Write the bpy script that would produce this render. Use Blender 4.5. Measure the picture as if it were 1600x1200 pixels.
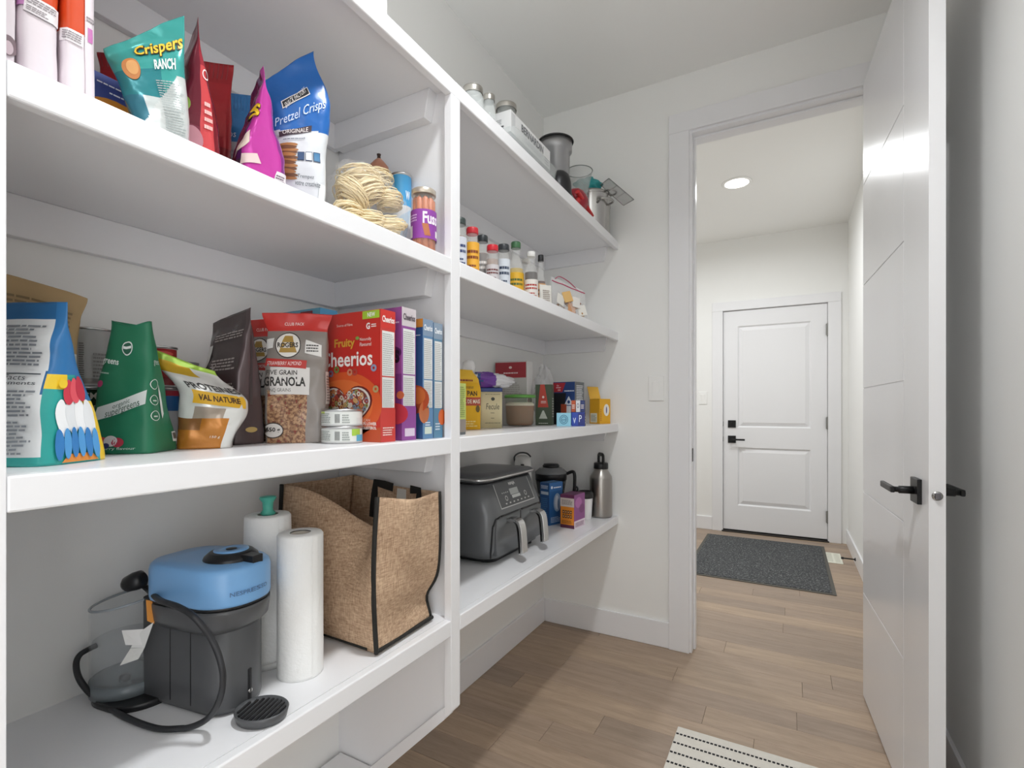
import bpy, bmesh, math, random
from mathutils import Vector, Matrix, Euler, noise

# ------------------------------------------------------------------ scene, camera, world, exposure
for o in list(bpy.data.objects): bpy.data.objects.remove(o)
S = bpy.context.scene
COL = S.collection
FPX, YAW, HORIZON = 783.12, math.radians(28.825), 638.63      # pixels, for a 1600x1200 frame
CAM = Vector((1.167, 0.0, 1.15))
cd = bpy.data.cameras.new('camera'); cam = bpy.data.objects.new('camera', cd); COL.objects.link(cam)
cd.sensor_width = 36; cd.lens = 36 * FPX / 1600; cd.shift_y = (HORIZON - 600) / 1600; cd.clip_start = 0.02
cam.location = CAM; cam.rotation_euler = (math.pi / 2, 0, YAW)
S.camera = cam

W = bpy.data.worlds.new('world'); S.world = W; W.use_nodes = True
bg = W.node_tree.nodes['Background']; bg.inputs[0].default_value = (0.97, 0.985, 1.0, 1); bg.inputs[1].default_value = 3.0

vs = S.view_settings
vs.view_transform = 'Standard'; vs.look = 'None'; vs.exposure = 0.17; vs.gamma = 1.0; vs.use_curve_mapping = False
S.cycles.use_denoising = True
S.cycles.max_bounces = 14; S.cycles.diffuse_bounces = 8; S.cycles.glossy_bounces = 5
S.cycles.transmission_bounces = 10; S.cycles.transparent_max_bounces = 16
S.cycles.caustics_reflective = False; S.cycles.caustics_refractive = False
S.cycles.sample_clamp_indirect = 6.0

CEIL = 2.735
def disk_lamp(name, x, y, power, size=0.15, spread=140):
    l = bpy.data.lights.new(name, 'AREA'); l.shape = 'DISK'; l.size = size; l.energy = power; l.spread = math.radians(spread); l.color = (0.96, 0.985, 1.0)
    o = bpy.data.objects.new(name, l); COL.objects.link(o); o.location = (x, y, CEIL - 0.012)
    return o
PANTRY_POWER, HALL_POWER = 12.5, 13.5
disk_lamp('downlight_pantry', 0.92, 0.78, PANTRY_POWER)
disk_lamp('fill_lamp_pantry_rear', 0.92, -0.55, PANTRY_POWER * 0.15)  # added fill lamp out of view, softens the shelf fronts
disk_lamp('downlight_hall', 0.853, 3.84, HALL_POWER, spread=170)
disk_lamp('fill_lamp_hall_west', -0.45, 3.84, HALL_POWER, spread=170)  # second hall lamp, unseen and added as fill

# ------------------------------------------------------------------ pixel helpers (1600x1200 frame -> world)
_s, _c = math.sin(YAW), math.cos(YAW)
def ray(u, v):
    t = (u - 800) / FPX
    return Vector((-_s + t * _c, _c + t * _s, -(v - HORIZON) / FPX))
def onx(u, v, x): r = ray(u, v); return CAM + r * ((x - CAM.x) / r.x)
def ony(u, v, y): r = ray(u, v); return CAM + r * ((y - CAM.y) / r.y)
def onz(u, v, z): r = ray(u, v); return CAM + r * ((z - CAM.z) / r.z)
def ypx(u, x): return onx(u, 600, x).y
def xpy(u, y): return ony(u, 600, y).x
def depth(x, y): return -_s * (x - CAM.x) + _c * y
def zpx(v, x, y): return CAM.z - (v - HORIZON) * depth(x, y) / FPX
def size_px(px, x, y): return px * depth(x, y) / FPX

# ------------------------------------------------------------------ colours and materials
def srgb(h):
    if isinstance(h, str):
        h = h.lstrip('#'); r = [int(h[i:i + 2], 16) / 255 for i in (0, 2, 4)]
    else:
        r = [v / 255 for v in h[:3]]
    return tuple(v / 12.92 if v <= 0.04045 else ((v + 0.055) / 1.055) ** 2.4 for v in r)
def bsdf(m): return m.node_tree.nodes['Principled BSDF']
def M(name, col, rough=0.5, metal=0.0, var=0.0, scale=30, bump=0.0, bscale=200, trans=0.0, ior=1.45, coat=0.0, emit=0.0, spec=0.5, alpha=1.0):
    m = bpy.data.materials.new(name); m.use_nodes = True; N, L = m.node_tree.nodes, m.node_tree.links; b = bsdf(m)
    c = srgb(col)
    b.inputs['Base Color'].default_value = (*c, 1); b.inputs['Roughness'].default_value = rough
    b.inputs['Metallic'].default_value = metal; b.inputs['IOR'].default_value = ior
    b.inputs['Transmission Weight'].default_value = trans; b.inputs['Coat Weight'].default_value = coat
    b.inputs['Specular IOR Level'].default_value = spec; b.inputs['Alpha'].default_value = alpha
    if emit: b.inputs['Emission Color'].default_value = (*c, 1); b.inputs['Emission Strength'].default_value = emit
    tc = N.new('ShaderNodeTexCoord')
    if var:
        n = N.new('ShaderNodeTexNoise'); n.inputs['Scale'].default_value = scale; n.inputs['Detail'].default_value = 4
        r = N.new('ShaderNodeMix'); r.data_type = 'RGBA'
        r.inputs[6].default_value = (*[v * (1 - var) for v in c], 1); r.inputs[7].default_value = (*[min(1, v * (1 + var)) for v in c], 1)
        L.new(tc.outputs['Object'], n.inputs['Vector']); L.new(n.outputs['Fac'], r.inputs[0]); L.new(r.outputs[2], b.inputs['Base Color'])
    if bump:
        n = N.new('ShaderNodeTexNoise'); n.inputs['Scale'].default_value = bscale; n.inputs['Detail'].default_value = 3
        k = N.new('ShaderNodeBump'); k.inputs['Strength'].default_value = bump; k.inputs['Distance'].default_value = 0.002
        L.new(tc.outputs['Object'], n.inputs['Vector']); L.new(n.outputs['Fac'], k.inputs['Height']); L.new(k.outputs['Normal'], b.inputs['Normal'])
    return m
def PM(name, rough, metal=0.0, coat=0.0, crinkle=0.0, cscale=25, trans=0.0):
    """printed film or card: colour from the mesh's own 'paint' attribute"""
    m = bpy.data.materials.new(name); m.use_nodes = True; N, L = m.node_tree.nodes, m.node_tree.links; b = bsdf(m)
    a = N.new('ShaderNodeAttribute'); a.attribute_name = 'paint'
    L.new(a.outputs['Color'], b.inputs['Base Color'])
    b.inputs['Roughness'].default_value = rough; b.inputs['Metallic'].default_value = metal; b.inputs['Coat Weight'].default_value = coat
    b.inputs['Transmission Weight'].default_value = trans
    if crinkle:
        tc = N.new('ShaderNodeTexCoord'); n = N.new('ShaderNodeTexNoise'); n.inputs['Scale'].default_value = cscale; n.inputs['Detail'].default_value = 3
        k = N.new('ShaderNodeBump'); k.inputs['Strength'].default_value = crinkle; k.inputs['Distance'].default_value = 0.004
        L.new(tc.outputs['Object'], n.inputs['Vector']); L.new(n.outputs['Fac'], k.inputs['Height']); L.new(k.outputs['Normal'], b.inputs['Normal'])
    return m
CARD = PM('printed_card', 0.42)
FILM = PM('printed_film', 0.3, crinkle=0.35)
FILM_MATTE = PM('printed_matte_film', 0.5, crinkle=0.3)
FOIL = PM('printed_foil', 0.22, metal=0.25, crinkle=0.5)
PAPER = PM('printed_paper', 0.8, crinkle=0.25, cscale=40)
INK = PM('ink', 0.45)
TIN = M('tin_metal', '#c4c4c4', 0.3, 1.0)
WHITE_TRIM = M('white_semigloss_paint', '#e8e8ea', 0.28, bump=0.03, bscale=60)
WHITE_WALL = M('white_wall_paint', '#ececea', 0.6, bump=0.05, bscale=350)
CEIL_PAINT = M('ceiling_paint', '#f1f1ef', 0.8, bump=0.05, bscale=300)
DOOR_PAINT = M('white_door_paint', '#e8e8ea', 0.22, bump=0.04, bscale=25)
BLACK = M('matte_black_metal', '#2b2b2c', 0.4, 0.6)
BLACK_PLASTIC = M('black_plastic', '#1d1d1f', 0.35, var=0.1)
DARK_GREY = M('dark_grey_plastic', '#3f4042', 0.35, var=0.08)
STEEL = M('stainless_steel', '#b9b7b4', 0.22, 1.0, bump=0.03, bscale=400)
GLASS = M('clear_glass', '#f7fbfa', 0.02, trans=1.0, ior=1.3)
def clear_film(name, tint='#ffffff', alpha=0.3, rough=0.15):
    """thin clear plastic: mostly see-through with highlights"""
    m = bpy.data.materials.new(name); m.use_nodes = True; N, L = m.node_tree.nodes, m.node_tree.links
    b = bsdf(m); b.inputs['Base Color'].default_value = (*srgb(tint), 1); b.inputs['Roughness'].default_value = rough
    t = N.new('ShaderNodeBsdfTransparent'); x = N.new('ShaderNodeMixShader')
    tc = N.new('ShaderNodeTexCoord'); n = N.new('ShaderNodeTexNoise'); n.inputs['Scale'].default_value = 18; n.inputs['Detail'].default_value = 3
    k = N.new('ShaderNodeBump'); k.inputs['Strength'].default_value = 0.5; k.inputs['Distance'].default_value = 0.006
    L.new(tc.outputs['Object'], n.inputs['Vector']); L.new(n.outputs['Fac'], k.inputs['Height']); L.new(k.outputs['Normal'], b.inputs['Normal'])
    x.inputs[0].default_value = alpha
    L.new(t.outputs[0], x.inputs[1]); L.new(b.outputs[0], x.inputs[2]); L.new(x.outputs[0], N['Material Output'].inputs['Surface'])
    return m
CLEAR = clear_film('clear_plastic_film', alpha=0.22)
MILKY = clear_film('milky_plastic_film', alpha=0.55, rough=0.3)

# ------------------------------------------------------------------ mesh builder
class MB:
    def __init__(s): s.v, s.f, s.c, s.sm = [], [], [], []
    def add(s, vs, fs, col='#ffffff', smooth=False):
        b = len(s.v); s.v += [tuple(p) for p in vs]
        c = srgb(col) if isinstance(col, str) else col
        for i, f in enumerate(fs):
            s.f.append(tuple(b + k for k in f)); s.sm.append(smooth)
            s.c.append(c[i] if isinstance(c, list) else c)
        return s
    def box(s, x0, x1, y0, y1, z0, z1, col='#ffffff'):
        vs = [(x, y, z) for z in (z0, z1) for y in (y0, y1) for x in (x0, x1)]
        return s.add(vs, [(0, 2, 3, 1), (4, 5, 7, 6), (0, 1, 5, 4), (2, 6, 7, 3), (0, 4, 6, 2), (1, 3, 7, 5)], col)
    def prism(s, poly, a0, a1, axis='z', col='#ffffff', smooth=False):
        """poly in the two other axes (cyclic order), extruded from a0 to a1; orientation is fixed by recalc_normals"""
        def P(p, a): return {'z': (p[0], p[1], a), 'y': (p[0], a, p[1]), 'x': (a, p[0], p[1])}[axis]
        n = len(poly); vs = [P(p, a0) for p in poly] + [P(p, a1) for p in poly]
        s.add(vs, [tuple(range(n))[::-1], tuple(range(n, 2 * n))], col)
        b = len(s.v) - 2 * n; c = srgb(col) if isinstance(col, str) else col
        for i in range(n):
            j = (i + 1) % n; s.f.append((b + i, b + j, b + n + j, b + n + i)); s.c.append(c); s.sm.append(smooth)
        return s
    def lathe(s, prof, n=32, at=(0, 0, 0), col='#ffffff', cols=None, cap=True, sx=1.0, sy=1.0):
        b = len(s.v); k = len(prof)
        for r, z in prof:
            for i in range(n):
                a = 2 * math.pi * i / n; s.v.append((at[0] + r * sx * math.cos(a), at[1] + r * sy * math.sin(a), at[2] + z))
        c0 = srgb(col)
        for j in range(k - 1):
            c = srgb(cols[j]) if cols else c0
            for i in range(n):
                i2 = (i + 1) % n
                s.f.append((b + j * n + i, b + j * n + i2, b + (j + 1) * n + i2, b + (j + 1) * n + i)); s.c.append(c); s.sm.append(True)
        if cap:
            if prof[0][0] > 1e-5: s.f.append(tuple(b + i for i in range(n))[::-1]); s.c.append(srgb(cols[0]) if cols else c0); s.sm.append(False)
            if prof[-1][0] > 1e-5: s.f.append(tuple(b + (k - 1) * n + i for i in range(n))); s.c.append(srgb(cols[-1]) if cols else c0); s.sm.append(False)
        return s
    def tube(s, path, r, n=10, col='#ffffff', closed=False, flat=1.0):
        P = [Vector(p) for p in path]; m = len(P); b = len(s.v); c = srgb(col)
        up = Vector((0, 0, 1)); prev = None
        for i in range(m):
            if closed: t = P[(i + 1) % m] - P[i - 1]
            else: t = P[min(i + 1, m - 1)] - P[max(i - 1, 0)]
            t.normalize()
            if prev is None: nrm = t.cross(up) if abs(t.z) < 0.95 else t.cross(Vector((1, 0, 0)))
            else: nrm = prev - t * prev.dot(t)
            nrm.normalize(); prev = nrm; bi = t.cross(nrm)
            ri = r[i] if isinstance(r, (list, tuple)) else r
            for k in range(n):
                a = 2 * math.pi * k / n; s.v.append(tuple(P[i] + nrm * (ri * math.cos(a)) + bi * (ri * flat * math.sin(a))))
        for i in range(m if closed else m - 1):
            j = (i + 1) % m
            for k in range(n):
                k2 = (k + 1) % n; s.f.append((b + i * n + k, b + i * n + k2, b + j * n + k2, b + j * n + k)); s.c.append(c); s.sm.append(True)
        if not closed:
            s.f.append(tuple(b + k for k in range(n))[::-1]); s.f.append(tuple(b + (m - 1) * n + k for k in range(n)))
            s.c += [c, c]; s.sm += [False, False]
        return s
    def grid(s, fn, nu, nv, paint='#ffffff', smooth=True, us=None, vs=None):
        b = len(s.v)
        us = us or [i / nu for i in range(nu + 1)]; vs = vs or [j / nv for j in range(nv + 1)]
        nu, nv = len(us) - 1, len(vs) - 1
        for j in range(nv + 1):
            for i in range(nu + 1): s.v.append(tuple(fn(us[i], vs[j])))
        c0 = srgb(paint) if isinstance(paint, str) else None
        for j in range(nv):
            for i in range(nu):
                s.f.append((b + j * (nu + 1) + i, b + j * (nu + 1) + i + 1, b + (j + 1) * (nu + 1) + i + 1, b + (j + 1) * (nu + 1) + i))
                s.c.append(c0 or srgb(paint((us[i] + us[i + 1]) / 2, (vs[j] + vs[j + 1]) / 2))); s.sm.append(smooth)
        return s
    def mesh(s, name, bevel=0.0, seg=2, fix=True, weld=0.0):
        me = bpy.data.meshes.new(name); me.from_pydata(s.v, [], s.f)
        at = me.attributes.new('paint', 'FLOAT_COLOR', 'FACE')
        at.data.foreach_set('color', [k for c in s.c for k in (*c, 1.0)])
        me.polygons.foreach_set('use_smooth', s.sm)
        if fix or bevel or weld:
            bm = bmesh.new(); bm.from_mesh(me)
            if weld: bmesh.ops.remove_doubles(bm, verts=bm.verts, dist=weld)
            if fix: bmesh.ops.recalc_face_normals(bm, faces=bm.faces)
            if bevel:
                es = [e for e in bm.edges if len(e.link_faces) == 2 and e.calc_face_angle(0) > 0.5]
                bmesh.ops.bevel(bm, geom=es, offset=bevel, segments=seg, profile=0.5, affect='EDGES', clamp_overlap=True)
            bm.to_mesh(me); bm.free()
        me.update()
        return me
def obj(name, mb, mat, parent=None, loc=None, rot=None, bevel=0.0, seg=2, fix=True, weld=0.0, label=None):
    me = mb if isinstance(mb, bpy.types.Mesh) else mb.mesh(name, bevel, seg, fix, weld)
    if mat and not me.materials: me.materials.append(mat)
    o = bpy.data.objects.new(name, me); COL.objects.link(o)
    if parent: o.parent = parent
    if loc: o.location = loc
    if rot: o.rotation_euler = rot
    if label: o['label'] = label
    return o
def tag(o, label, cat, group=None):
    o['label'] = label; o['category'] = cat
    if group: o['group'] = group
    return o
def thing(name, label, cat, loc=(0, 0, 0), rot=0.0, group=None):
    o = bpy.data.objects.new(name, None); COL.objects.link(o); o.empty_display_size = 0.05
    o.location = loc; o.rotation_euler = rot if isinstance(rot, (tuple, list)) else (0, 0, rot)
    return tag(o, label, cat, group)
def struct(name, mb, mat, bevel=0.0, parent=None):
    o = obj(name, mb, mat, parent, bevel=bevel)
    if not parent: o['kind'] = 'structure'
    return o
R = math.radians
def lerp(a, b, t): return a + (b - a) * t
def interp(pts, t):
    if t <= pts[0][0]: return pts[0][1]
    for (a, x), (b, y) in zip(pts, pts[1:]):
        if t <= b:
            k = (t - a) / (b - a); k = k * k * (3 - 2 * k); return x + (y - x) * k
    return pts[-1][1]
def smooth_path(pts, k=8, closed=False):
    P = [Vector(p) for p in pts]; n = len(P); out = []
    for i in range(n if closed else n - 1):
        if closed: a, b, c, d = P[i - 1], P[i], P[(i + 1) % n], P[(i + 2) % n]
        else: a, b, c, d = P[max(i - 1, 0)], P[i], P[i + 1], P[min(i + 2, n - 1)]
        for j in range(k):
            t = j / k
            out.append(0.5 * ((2 * b) + (c - a) * t + (2 * a - 5 * b + 4 * c - d) * t * t + (3 * b - a - 3 * c + d) * t ** 3))
    if not closed: out.append(P[-1])
    return out
# ------------------------------------------------------------------ the room
END_Y, HALL_Y0, HALL_Y1 = 2.477, 2.597, 5.103
RIGHT_X, REAR_Y, HALL_X0 = 1.615, -1.4, -1.3
OPEN_X0, OPEN_X1, OPEN_Z = 0.771, 1.512, 2.448

struct('wall_left', MB().box(-0.12, 0, REAR_Y, END_Y, 0, CEIL), WHITE_WALL)
DAY_OPENING_Y0, DAY_OPENING_Y1, DAY_OPENING_Z = -1.34, -0.32, 2.40      # opening added out of view behind the camera to let daylight in
struct('wall_right', MB().box(RIGHT_X, RIGHT_X + 0.12, DAY_OPENING_Y1, HALL_Y1 + 0.12, 0, CEIL).box(RIGHT_X, RIGHT_X + 0.12, REAR_Y, DAY_OPENING_Y0, 0, CEIL).box(RIGHT_X, RIGHT_X + 0.12, DAY_OPENING_Y0, DAY_OPENING_Y1, DAY_OPENING_Z, CEIL), WHITE_WALL)
m = MB().box(HALL_X0, OPEN_X0 - 0.012, END_Y, HALL_Y0, 0, CEIL).box(OPEN_X1 + 0.012, RIGHT_X, END_Y, HALL_Y0, 0, CEIL).box(OPEN_X0 - 0.012, OPEN_X1 + 0.012, END_Y, HALL_Y0, OPEN_Z + 0.012, CEIL)
struct('wall_end', m, WHITE_WALL)
m = MB().box(HALL_X0, 0.622, HALL_Y1, HALL_Y1 + 0.12, 0, CEIL).box(1.478, RIGHT_X, HALL_Y1, HALL_Y1 + 0.12, 0, CEIL).box(0.622, 1.478, HALL_Y1, HALL_Y1 + 0.12, 2.076, CEIL)
struct('wall_hall_far', m, WHITE_WALL)
struct('wall_hall_left', MB().box(HALL_X0 - 0.12, HALL_X0, END_Y, HALL_Y1 + 0.12, 0, CEIL), WHITE_WALL)
struct('wall_rear', MB().box(-0.12, RIGHT_X + 0.12, REAR_Y - 0.12, REAR_Y, 0, CEIL), WHITE_WALL)      # behind the camera
struct('ceiling', MB().box(HALL_X0 - 0.12, RIGHT_X + 0.12, REAR_Y - 0.12, HALL_Y1 + 0.12, CEIL, CEIL + 0.1), CEIL_PAINT)

# floor: sub-floor and individual oak planks running across the room
floor = struct('floor', MB().box(HALL_X0 - 0.12, RIGHT_X + 0.12, REAR_Y - 0.12, HALL_Y1 + 0.12, -0.06, -0.0022), M('subfloor', '#4e4034', 0.9))
def oak():
    m = bpy.data.materials.new('oiled_oak'); m.use_nodes = True; N, L = m.node_tree.nodes, m.node_tree.links; b = bsdf(m)
    oi = N.new('ShaderNodeObjectInfo'); tc = N.new('ShaderNodeTexCoord')
    off = N.new('ShaderNodeVectorMath'); off.operation = 'MULTIPLY_ADD'
    cmb = N.new('ShaderNodeCombineXYZ')
    for i in range(3): L.new(oi.outputs['Random'], cmb.inputs[i])
    L.new(tc.outputs['Object'], off.inputs[0]); off.inputs[1].default_value = (1.6, 16, 1); 
    sc = N.new('ShaderNodeVectorMath'); sc.operation = 'SCALE'; sc.inputs['Scale'].default_value = 37.0
    L.new(cmb.outputs[0], sc.inputs[0]); L.new(sc.outputs[0], off.inputs[2])
    n1 = N.new('ShaderNodeTexNoise'); n1.inputs['Scale'].default_value = 2.2; n1.inputs['Detail'].default_value = 7; n1.inputs['Roughness'].default_value = 0.62; n1.inputs['Distortion'].default_value = 0.6
    L.new(off.outputs[0], n1.inputs['Vector'])
    n2 = N.new('ShaderNodeTexNoise'); n2.inputs['Scale'].default_value = 14; n2.inputs['Detail'].default_value = 3
    L.new(off.outputs[0], n2.inputs['Vector'])
    r1 = N.new('ShaderNodeValToRGB'); e = r1.color_ramp.elements
    e[0].position = 0.25; e[0].color = (*srgb('#968472'), 1); e[1].position = 0.75; e[1].color = (*srgb('#b39e8a'), 1)
    L.new(n1.outputs['Fac'], r1.inputs['Fac'])
    r2 = N.new('ShaderNodeValToRGB'); e = r2.color_ramp.elements
    e[0].position = 0.0; e[0].color = (0.80, 0.80, 0.82, 1); e[1].position = 1.0; e[1].color = (1.10, 1.07, 1.04, 1)
    e.new(0.45).color = (0.95, 0.93, 0.93, 1); e.new(0.7).color = (1.02, 1.0, 0.96, 1)
    L.new(oi.outputs['Random'], r2.inputs['Fac'])
    mx = N.new('ShaderNodeMix'); mx.data_type = 'RGBA'; mx.blend_type = 'MULTIPLY'; mx.inputs[0].default_value = 1
    L.new(r1.outputs[0], mx.inputs[6]); L.new(r2.outputs[0], mx.inputs[7])
    r3 = N.new('ShaderNodeValToRGB'); e = r3.color_ramp.elements
    e[0].position = 0.30; e[0].color = (0.86, 0.84, 0.82, 1); e[1].position = 0.5; e[1].color = (1, 1, 1, 1)
    L.new(n2.outputs['Fac'], r3.inputs['Fac'])
    m2 = N.new('ShaderNodeMix'); m2.data_type = 'RGBA'; m2.blend_type = 'MULTIPLY'; m2.inputs[0].default_value = 0.7
    L.new(mx.outputs[2], m2.inputs[6]); L.new(r3.outputs[0], m2.inputs[7]); L.new(m2.outputs[2], b.inputs['Base Color'])
    b.inputs['Roughness'].default_value = 0.42
    k = N.new('ShaderNodeBump'); k.inputs['Strength'].default_value = 0.12; k.inputs['Distance'].default_value = 0.001
    L.new(n1.outputs['Fac'], k.inputs['Height']); L.new(k.outputs['Normal'], b.inputs['Normal'])
    return m
OAK = oak()
rnd = random.Random(7)
PLANK_W = 0.1238
fixed_joint = {0: [1.196], -1: [0.891], 2: [1.219], 3: [1.328], 1: [0.738]}
row = int((REAR_Y - 2.06) / PLANK_W) - 1
while True:
    y0 = 2.06 + row * PLANK_W
    if y0 >= HALL_Y1: break
    a0 = 0.0 if y0 + PLANK_W <= HALL_Y0 else HALL_X0
    lo, hi = max(y0, REAR_Y), min(y0 + PLANK_W, HALL_Y1 + 0.1)
    joints = list(fixed_joint.get(row, [rnd.uniform(0.35, 1.4)]))
    while joints[0] > a0 + 0.9: joints.insert(0, joints[0] - rnd.uniform(0.6, 1.3))
    xs = [a0] + [j for j in joints if j > a0 + 0.15] + [RIGHT_X]
    if hi > lo:
        for xa, xb in zip(xs, xs[1:]):
            g = 0.0005
            mb = MB().box(-(xb - xa) / 2 + g, (xb - xa) / 2 - g, -(hi - lo) / 2 + g, (hi - lo) / 2 - g, -0.002, 0.0)
            obj('plank', mb, OAK, floor, loc=((xa + xb) / 2, (lo + hi) / 2, 0), bevel=0.0007, seg=1)
    row += 1

# baseboards: flat board with an eased top edge
def baseboard(name, x0, x1, y0, y1, h=0.124):
    return struct(name, MB().box(x0, x1, y0, y1, 0, h), WHITE_TRIM, bevel=0.003)
baseboard('baseboard_left', 0, 0.013, REAR_Y, END_Y)
baseboard('baseboard_end', 0.013, 0.668, END_Y - 0.013, END_Y)
baseboard('baseboard_right', RIGHT_X - 0.013, RIGHT_X, DAY_OPENING_Y1, END_Y)
baseboard('baseboard_hall_right', RIGHT_X - 0.013, RIGHT_X, HALL_Y0 + 0.02, HALL_Y1)
baseboard('baseboard_hall_far', HALL_X0, 0.536, HALL_Y1 - 0.013, HALL_Y1)

# doorway trim: jamb with stop, casing on the pantry side
m = MB().box(OPEN_X0 - 0.012, OPEN_X0, END_Y - 0.004, HALL_Y0 + 0.004, 0, OPEN_Z).box(OPEN_X1, OPEN_X1 + 0.012, END_Y - 0.004, HALL_Y0 + 0.004, 0, OPEN_Z).box(OPEN_X0 - 0.012, OPEN_X1 + 0.012, END_Y - 0.004, HALL_Y0 + 0.004, OPEN_Z, OPEN_Z + 0.012)
jamb = struct('trim_1', m, WHITE_TRIM)
obj('door_stop', MB().box(OPEN_X0, OPEN_X0 + 0.010, END_Y + 0.04, END_Y + 0.075, 0, OPEN_Z - 0.010).box(OPEN_X0, OPEN_X1, END_Y + 0.04, END_Y + 0.075, OPEN_Z - 0.010, OPEN_Z), WHITE_TRIM, jamb, bevel=0.002)
sp = obj('strike_plate', MB().box(OPEN_X0 - 0.0005, OPEN_X0 + 0.0012, END_Y + 0.004, END_Y + 0.034, 0.90, 0.962), BLACK, jamb, bevel=0.0004)
cas = bpy.data.objects.new('trim_2', None); COL.objects.link(cas); cas['kind'] = 'structure'
obj('casing_board', MB().box(0.668, 0.761, END_Y - 0.018, END_Y, 0, 2.458), WHITE_TRIM, cas, bevel=0.002)
obj('casing_board', MB().box(OPEN_X1 + 0.008, RIGHT_X - 0.001, END_Y - 0.018, END_Y, 0, 2.458), WHITE_TRIM, cas, bevel=0.002)
obj('casing_head', MB().box(0.668, RIGHT_X - 0.001, END_Y - 0.018, END_Y, 2.4585, 2.548), WHITE_TRIM, cas, bevel=0.002)
cas2 = bpy.data.objects.new('trim_3', None); COL.objects.link(cas2); cas2['kind'] = 'structure'
obj('casing_board', MB().box(0.537, 0.630, HALL_Y1 - 0.018, HALL_Y1, 0, 2.068), WHITE_TRIM, cas2, bevel=0.002)
obj('casing_board', MB().box(1.470, 1.566, HALL_Y1 - 0.018, HALL_Y1, 0, 2.068), WHITE_TRIM, cas2, bevel=0.002)
obj('casing_head', MB().box(0.537, 1.566, HALL_Y1 - 0.018, HALL_Y1, 2.0685, 2.150), WHITE_TRIM, cas2, bevel=0.002)
obj('jamb', MB().box(0.622, 0.631, HALL_Y1 - 0.006, HALL_Y1 + 0.12, 0.012, 2.068).box(1.469, 1.478, HALL_Y1 - 0.006, HALL_Y1 + 0.12, 0.012, 2.068).box(0.622, 1.478, HALL_Y1 - 0.006, HALL_Y1 + 0.12, 2.067, 2.076), WHITE_TRIM, cas2)
obj('light_block', MB().box(0.622, 1.478, HALL_Y1 + 0.048, HALL_Y1 + 0.12, 0.0, 2.076), M('dark_backing', '#3a3a39', 0.8), cas2)  # dark backing added behind the slab to stop light showing through its gaps
obj('threshold', MB().box(0.622, 1.478, HALL_Y1 - 0.03, HALL_Y1 + 0.12, 0, 0.012), M('dark_threshold', '#2c2825', 0.5), cas2, bevel=0.003)

# hall door: white two-panel slab, hinges, deadbolt and lever
d1 = bpy.data.objects.new('door_1', None); COL.objects.link(d1); d1['kind'] = 'structure'
DY = HALL_Y1 + 0.004
def rail(x0, x1, z0, z1, n): return obj(n, MB().box(x0, x1, DY, DY + 0.04, z0, z1), DOOR_PAINT, d1)
X0, X1, Z0, Z1 = 0.6345, 1.4655, 0.022, 2.063
PX0, PX1 = 0.757, 1.345
slab = MB().box(X0, PX0, DY, DY + 0.04, Z0, Z1).box(PX1, X1, DY, DY + 0.04, Z0, Z1)
for a, b in ((Z0, 0.250), (0.790, 0.977), (1.918, Z1)): slab.box(PX0, PX1, DY, DY + 0.04, a, b)
slab.box(PX0, PX1, DY + 0.02, DY + 0.035, 0.25, 1.918)
obj('slab', slab, DOOR_PAINT, d1)
def raised_panel(x0, x1, z0, z1):
    m = MB(); k, y0, y1 = 0.045, DY + 0.014, DY + 0.002
    o = [(x0, z0), (x1, z0), (x1, z1), (x0, z1)]; q = [(x0 + 0.012, z0 + 0.012), (x1 - 0.012, z0 + 0.012), (x1 - 0.012, z1 - 0.012), (x0 + 0.012, z1 - 0.012)]
    i = [(x0 + k, z0 + k), (x1 - k, z0 + k), (x1 - k, z1 - k), (x0 + k, z1 - k)]
    vs = [(x, DY + 0.0005, z) for x, z in o] + [(x, y0, z) for x, z in q] + [(x, y1, z) for x, z in i]
    m.add(vs, [(j, (j + 1) % 4, 4 + (j + 1) % 4, 4 + j) for j in range(4)] + [(4 + j, 4 + (j + 1) % 4, 8 + (j + 1) % 4, 8 + j) for j in range(4)] + [(8, 9, 10, 11)])
    obj('raised_panel', m, DOOR_PAINT, d1)
raised_panel(PX0, PX1, 0.250, 0.790); raised_panel(PX0, PX1, 0.977, 1.918)
HINGE = M('grey_hinge', '#8f8f8c', 0.4, 0.7)
for z in (1.833, 1.026, 0.217): obj('hinge', MB().lathe([(0.006, -0.055), (0.0065, -0.05), (0.0065, 0.05), (0.006, 0.055)], 10, (1.467, HALL_Y1 - 0.012, z)).box(1.455, 1.479, HALL_Y1 - 0.014, HALL_Y1 - 0.006, z - 0.05, z + 0.05), HINGE, d1)
db = obj('deadbolt', MB().box(0.674, 0.742, DY - 0.010, DY, 0.974, 1.042), BLACK, d1, bevel=0.002)
obj('thumb_turn', MB().box(0.700, 0.716, DY - 0.026, DY - 0.010, 0.992, 1.024), BLACK, db, bevel=0.002)
lv = obj('lever_plate', MB().box(0.674, 0.742, DY - 0.009, DY, 0.830, 0.898), BLACK, d1, bevel=0.002)
obj('lever', MB().lathe([(0.012, 0), (0.012, 0.05)], 14, (0, 0, 0)), BLACK, lv, loc=(0.708, DY - 0.005, 0.864), rot=(R(90), 0, 0))
obj('lever', MB().box(0.700, 0.822, DY - 0.062, DY - 0.050, 0.856, 0.872), BLACK, lv, bevel=0.002)
for z in (1.008, 0.864): obj('latch_plate', MB().box(0.6305, 0.6350, DY - 0.006, DY + 0.01, z - 0.022, z + 0.022), BLACK, d1)

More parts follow.
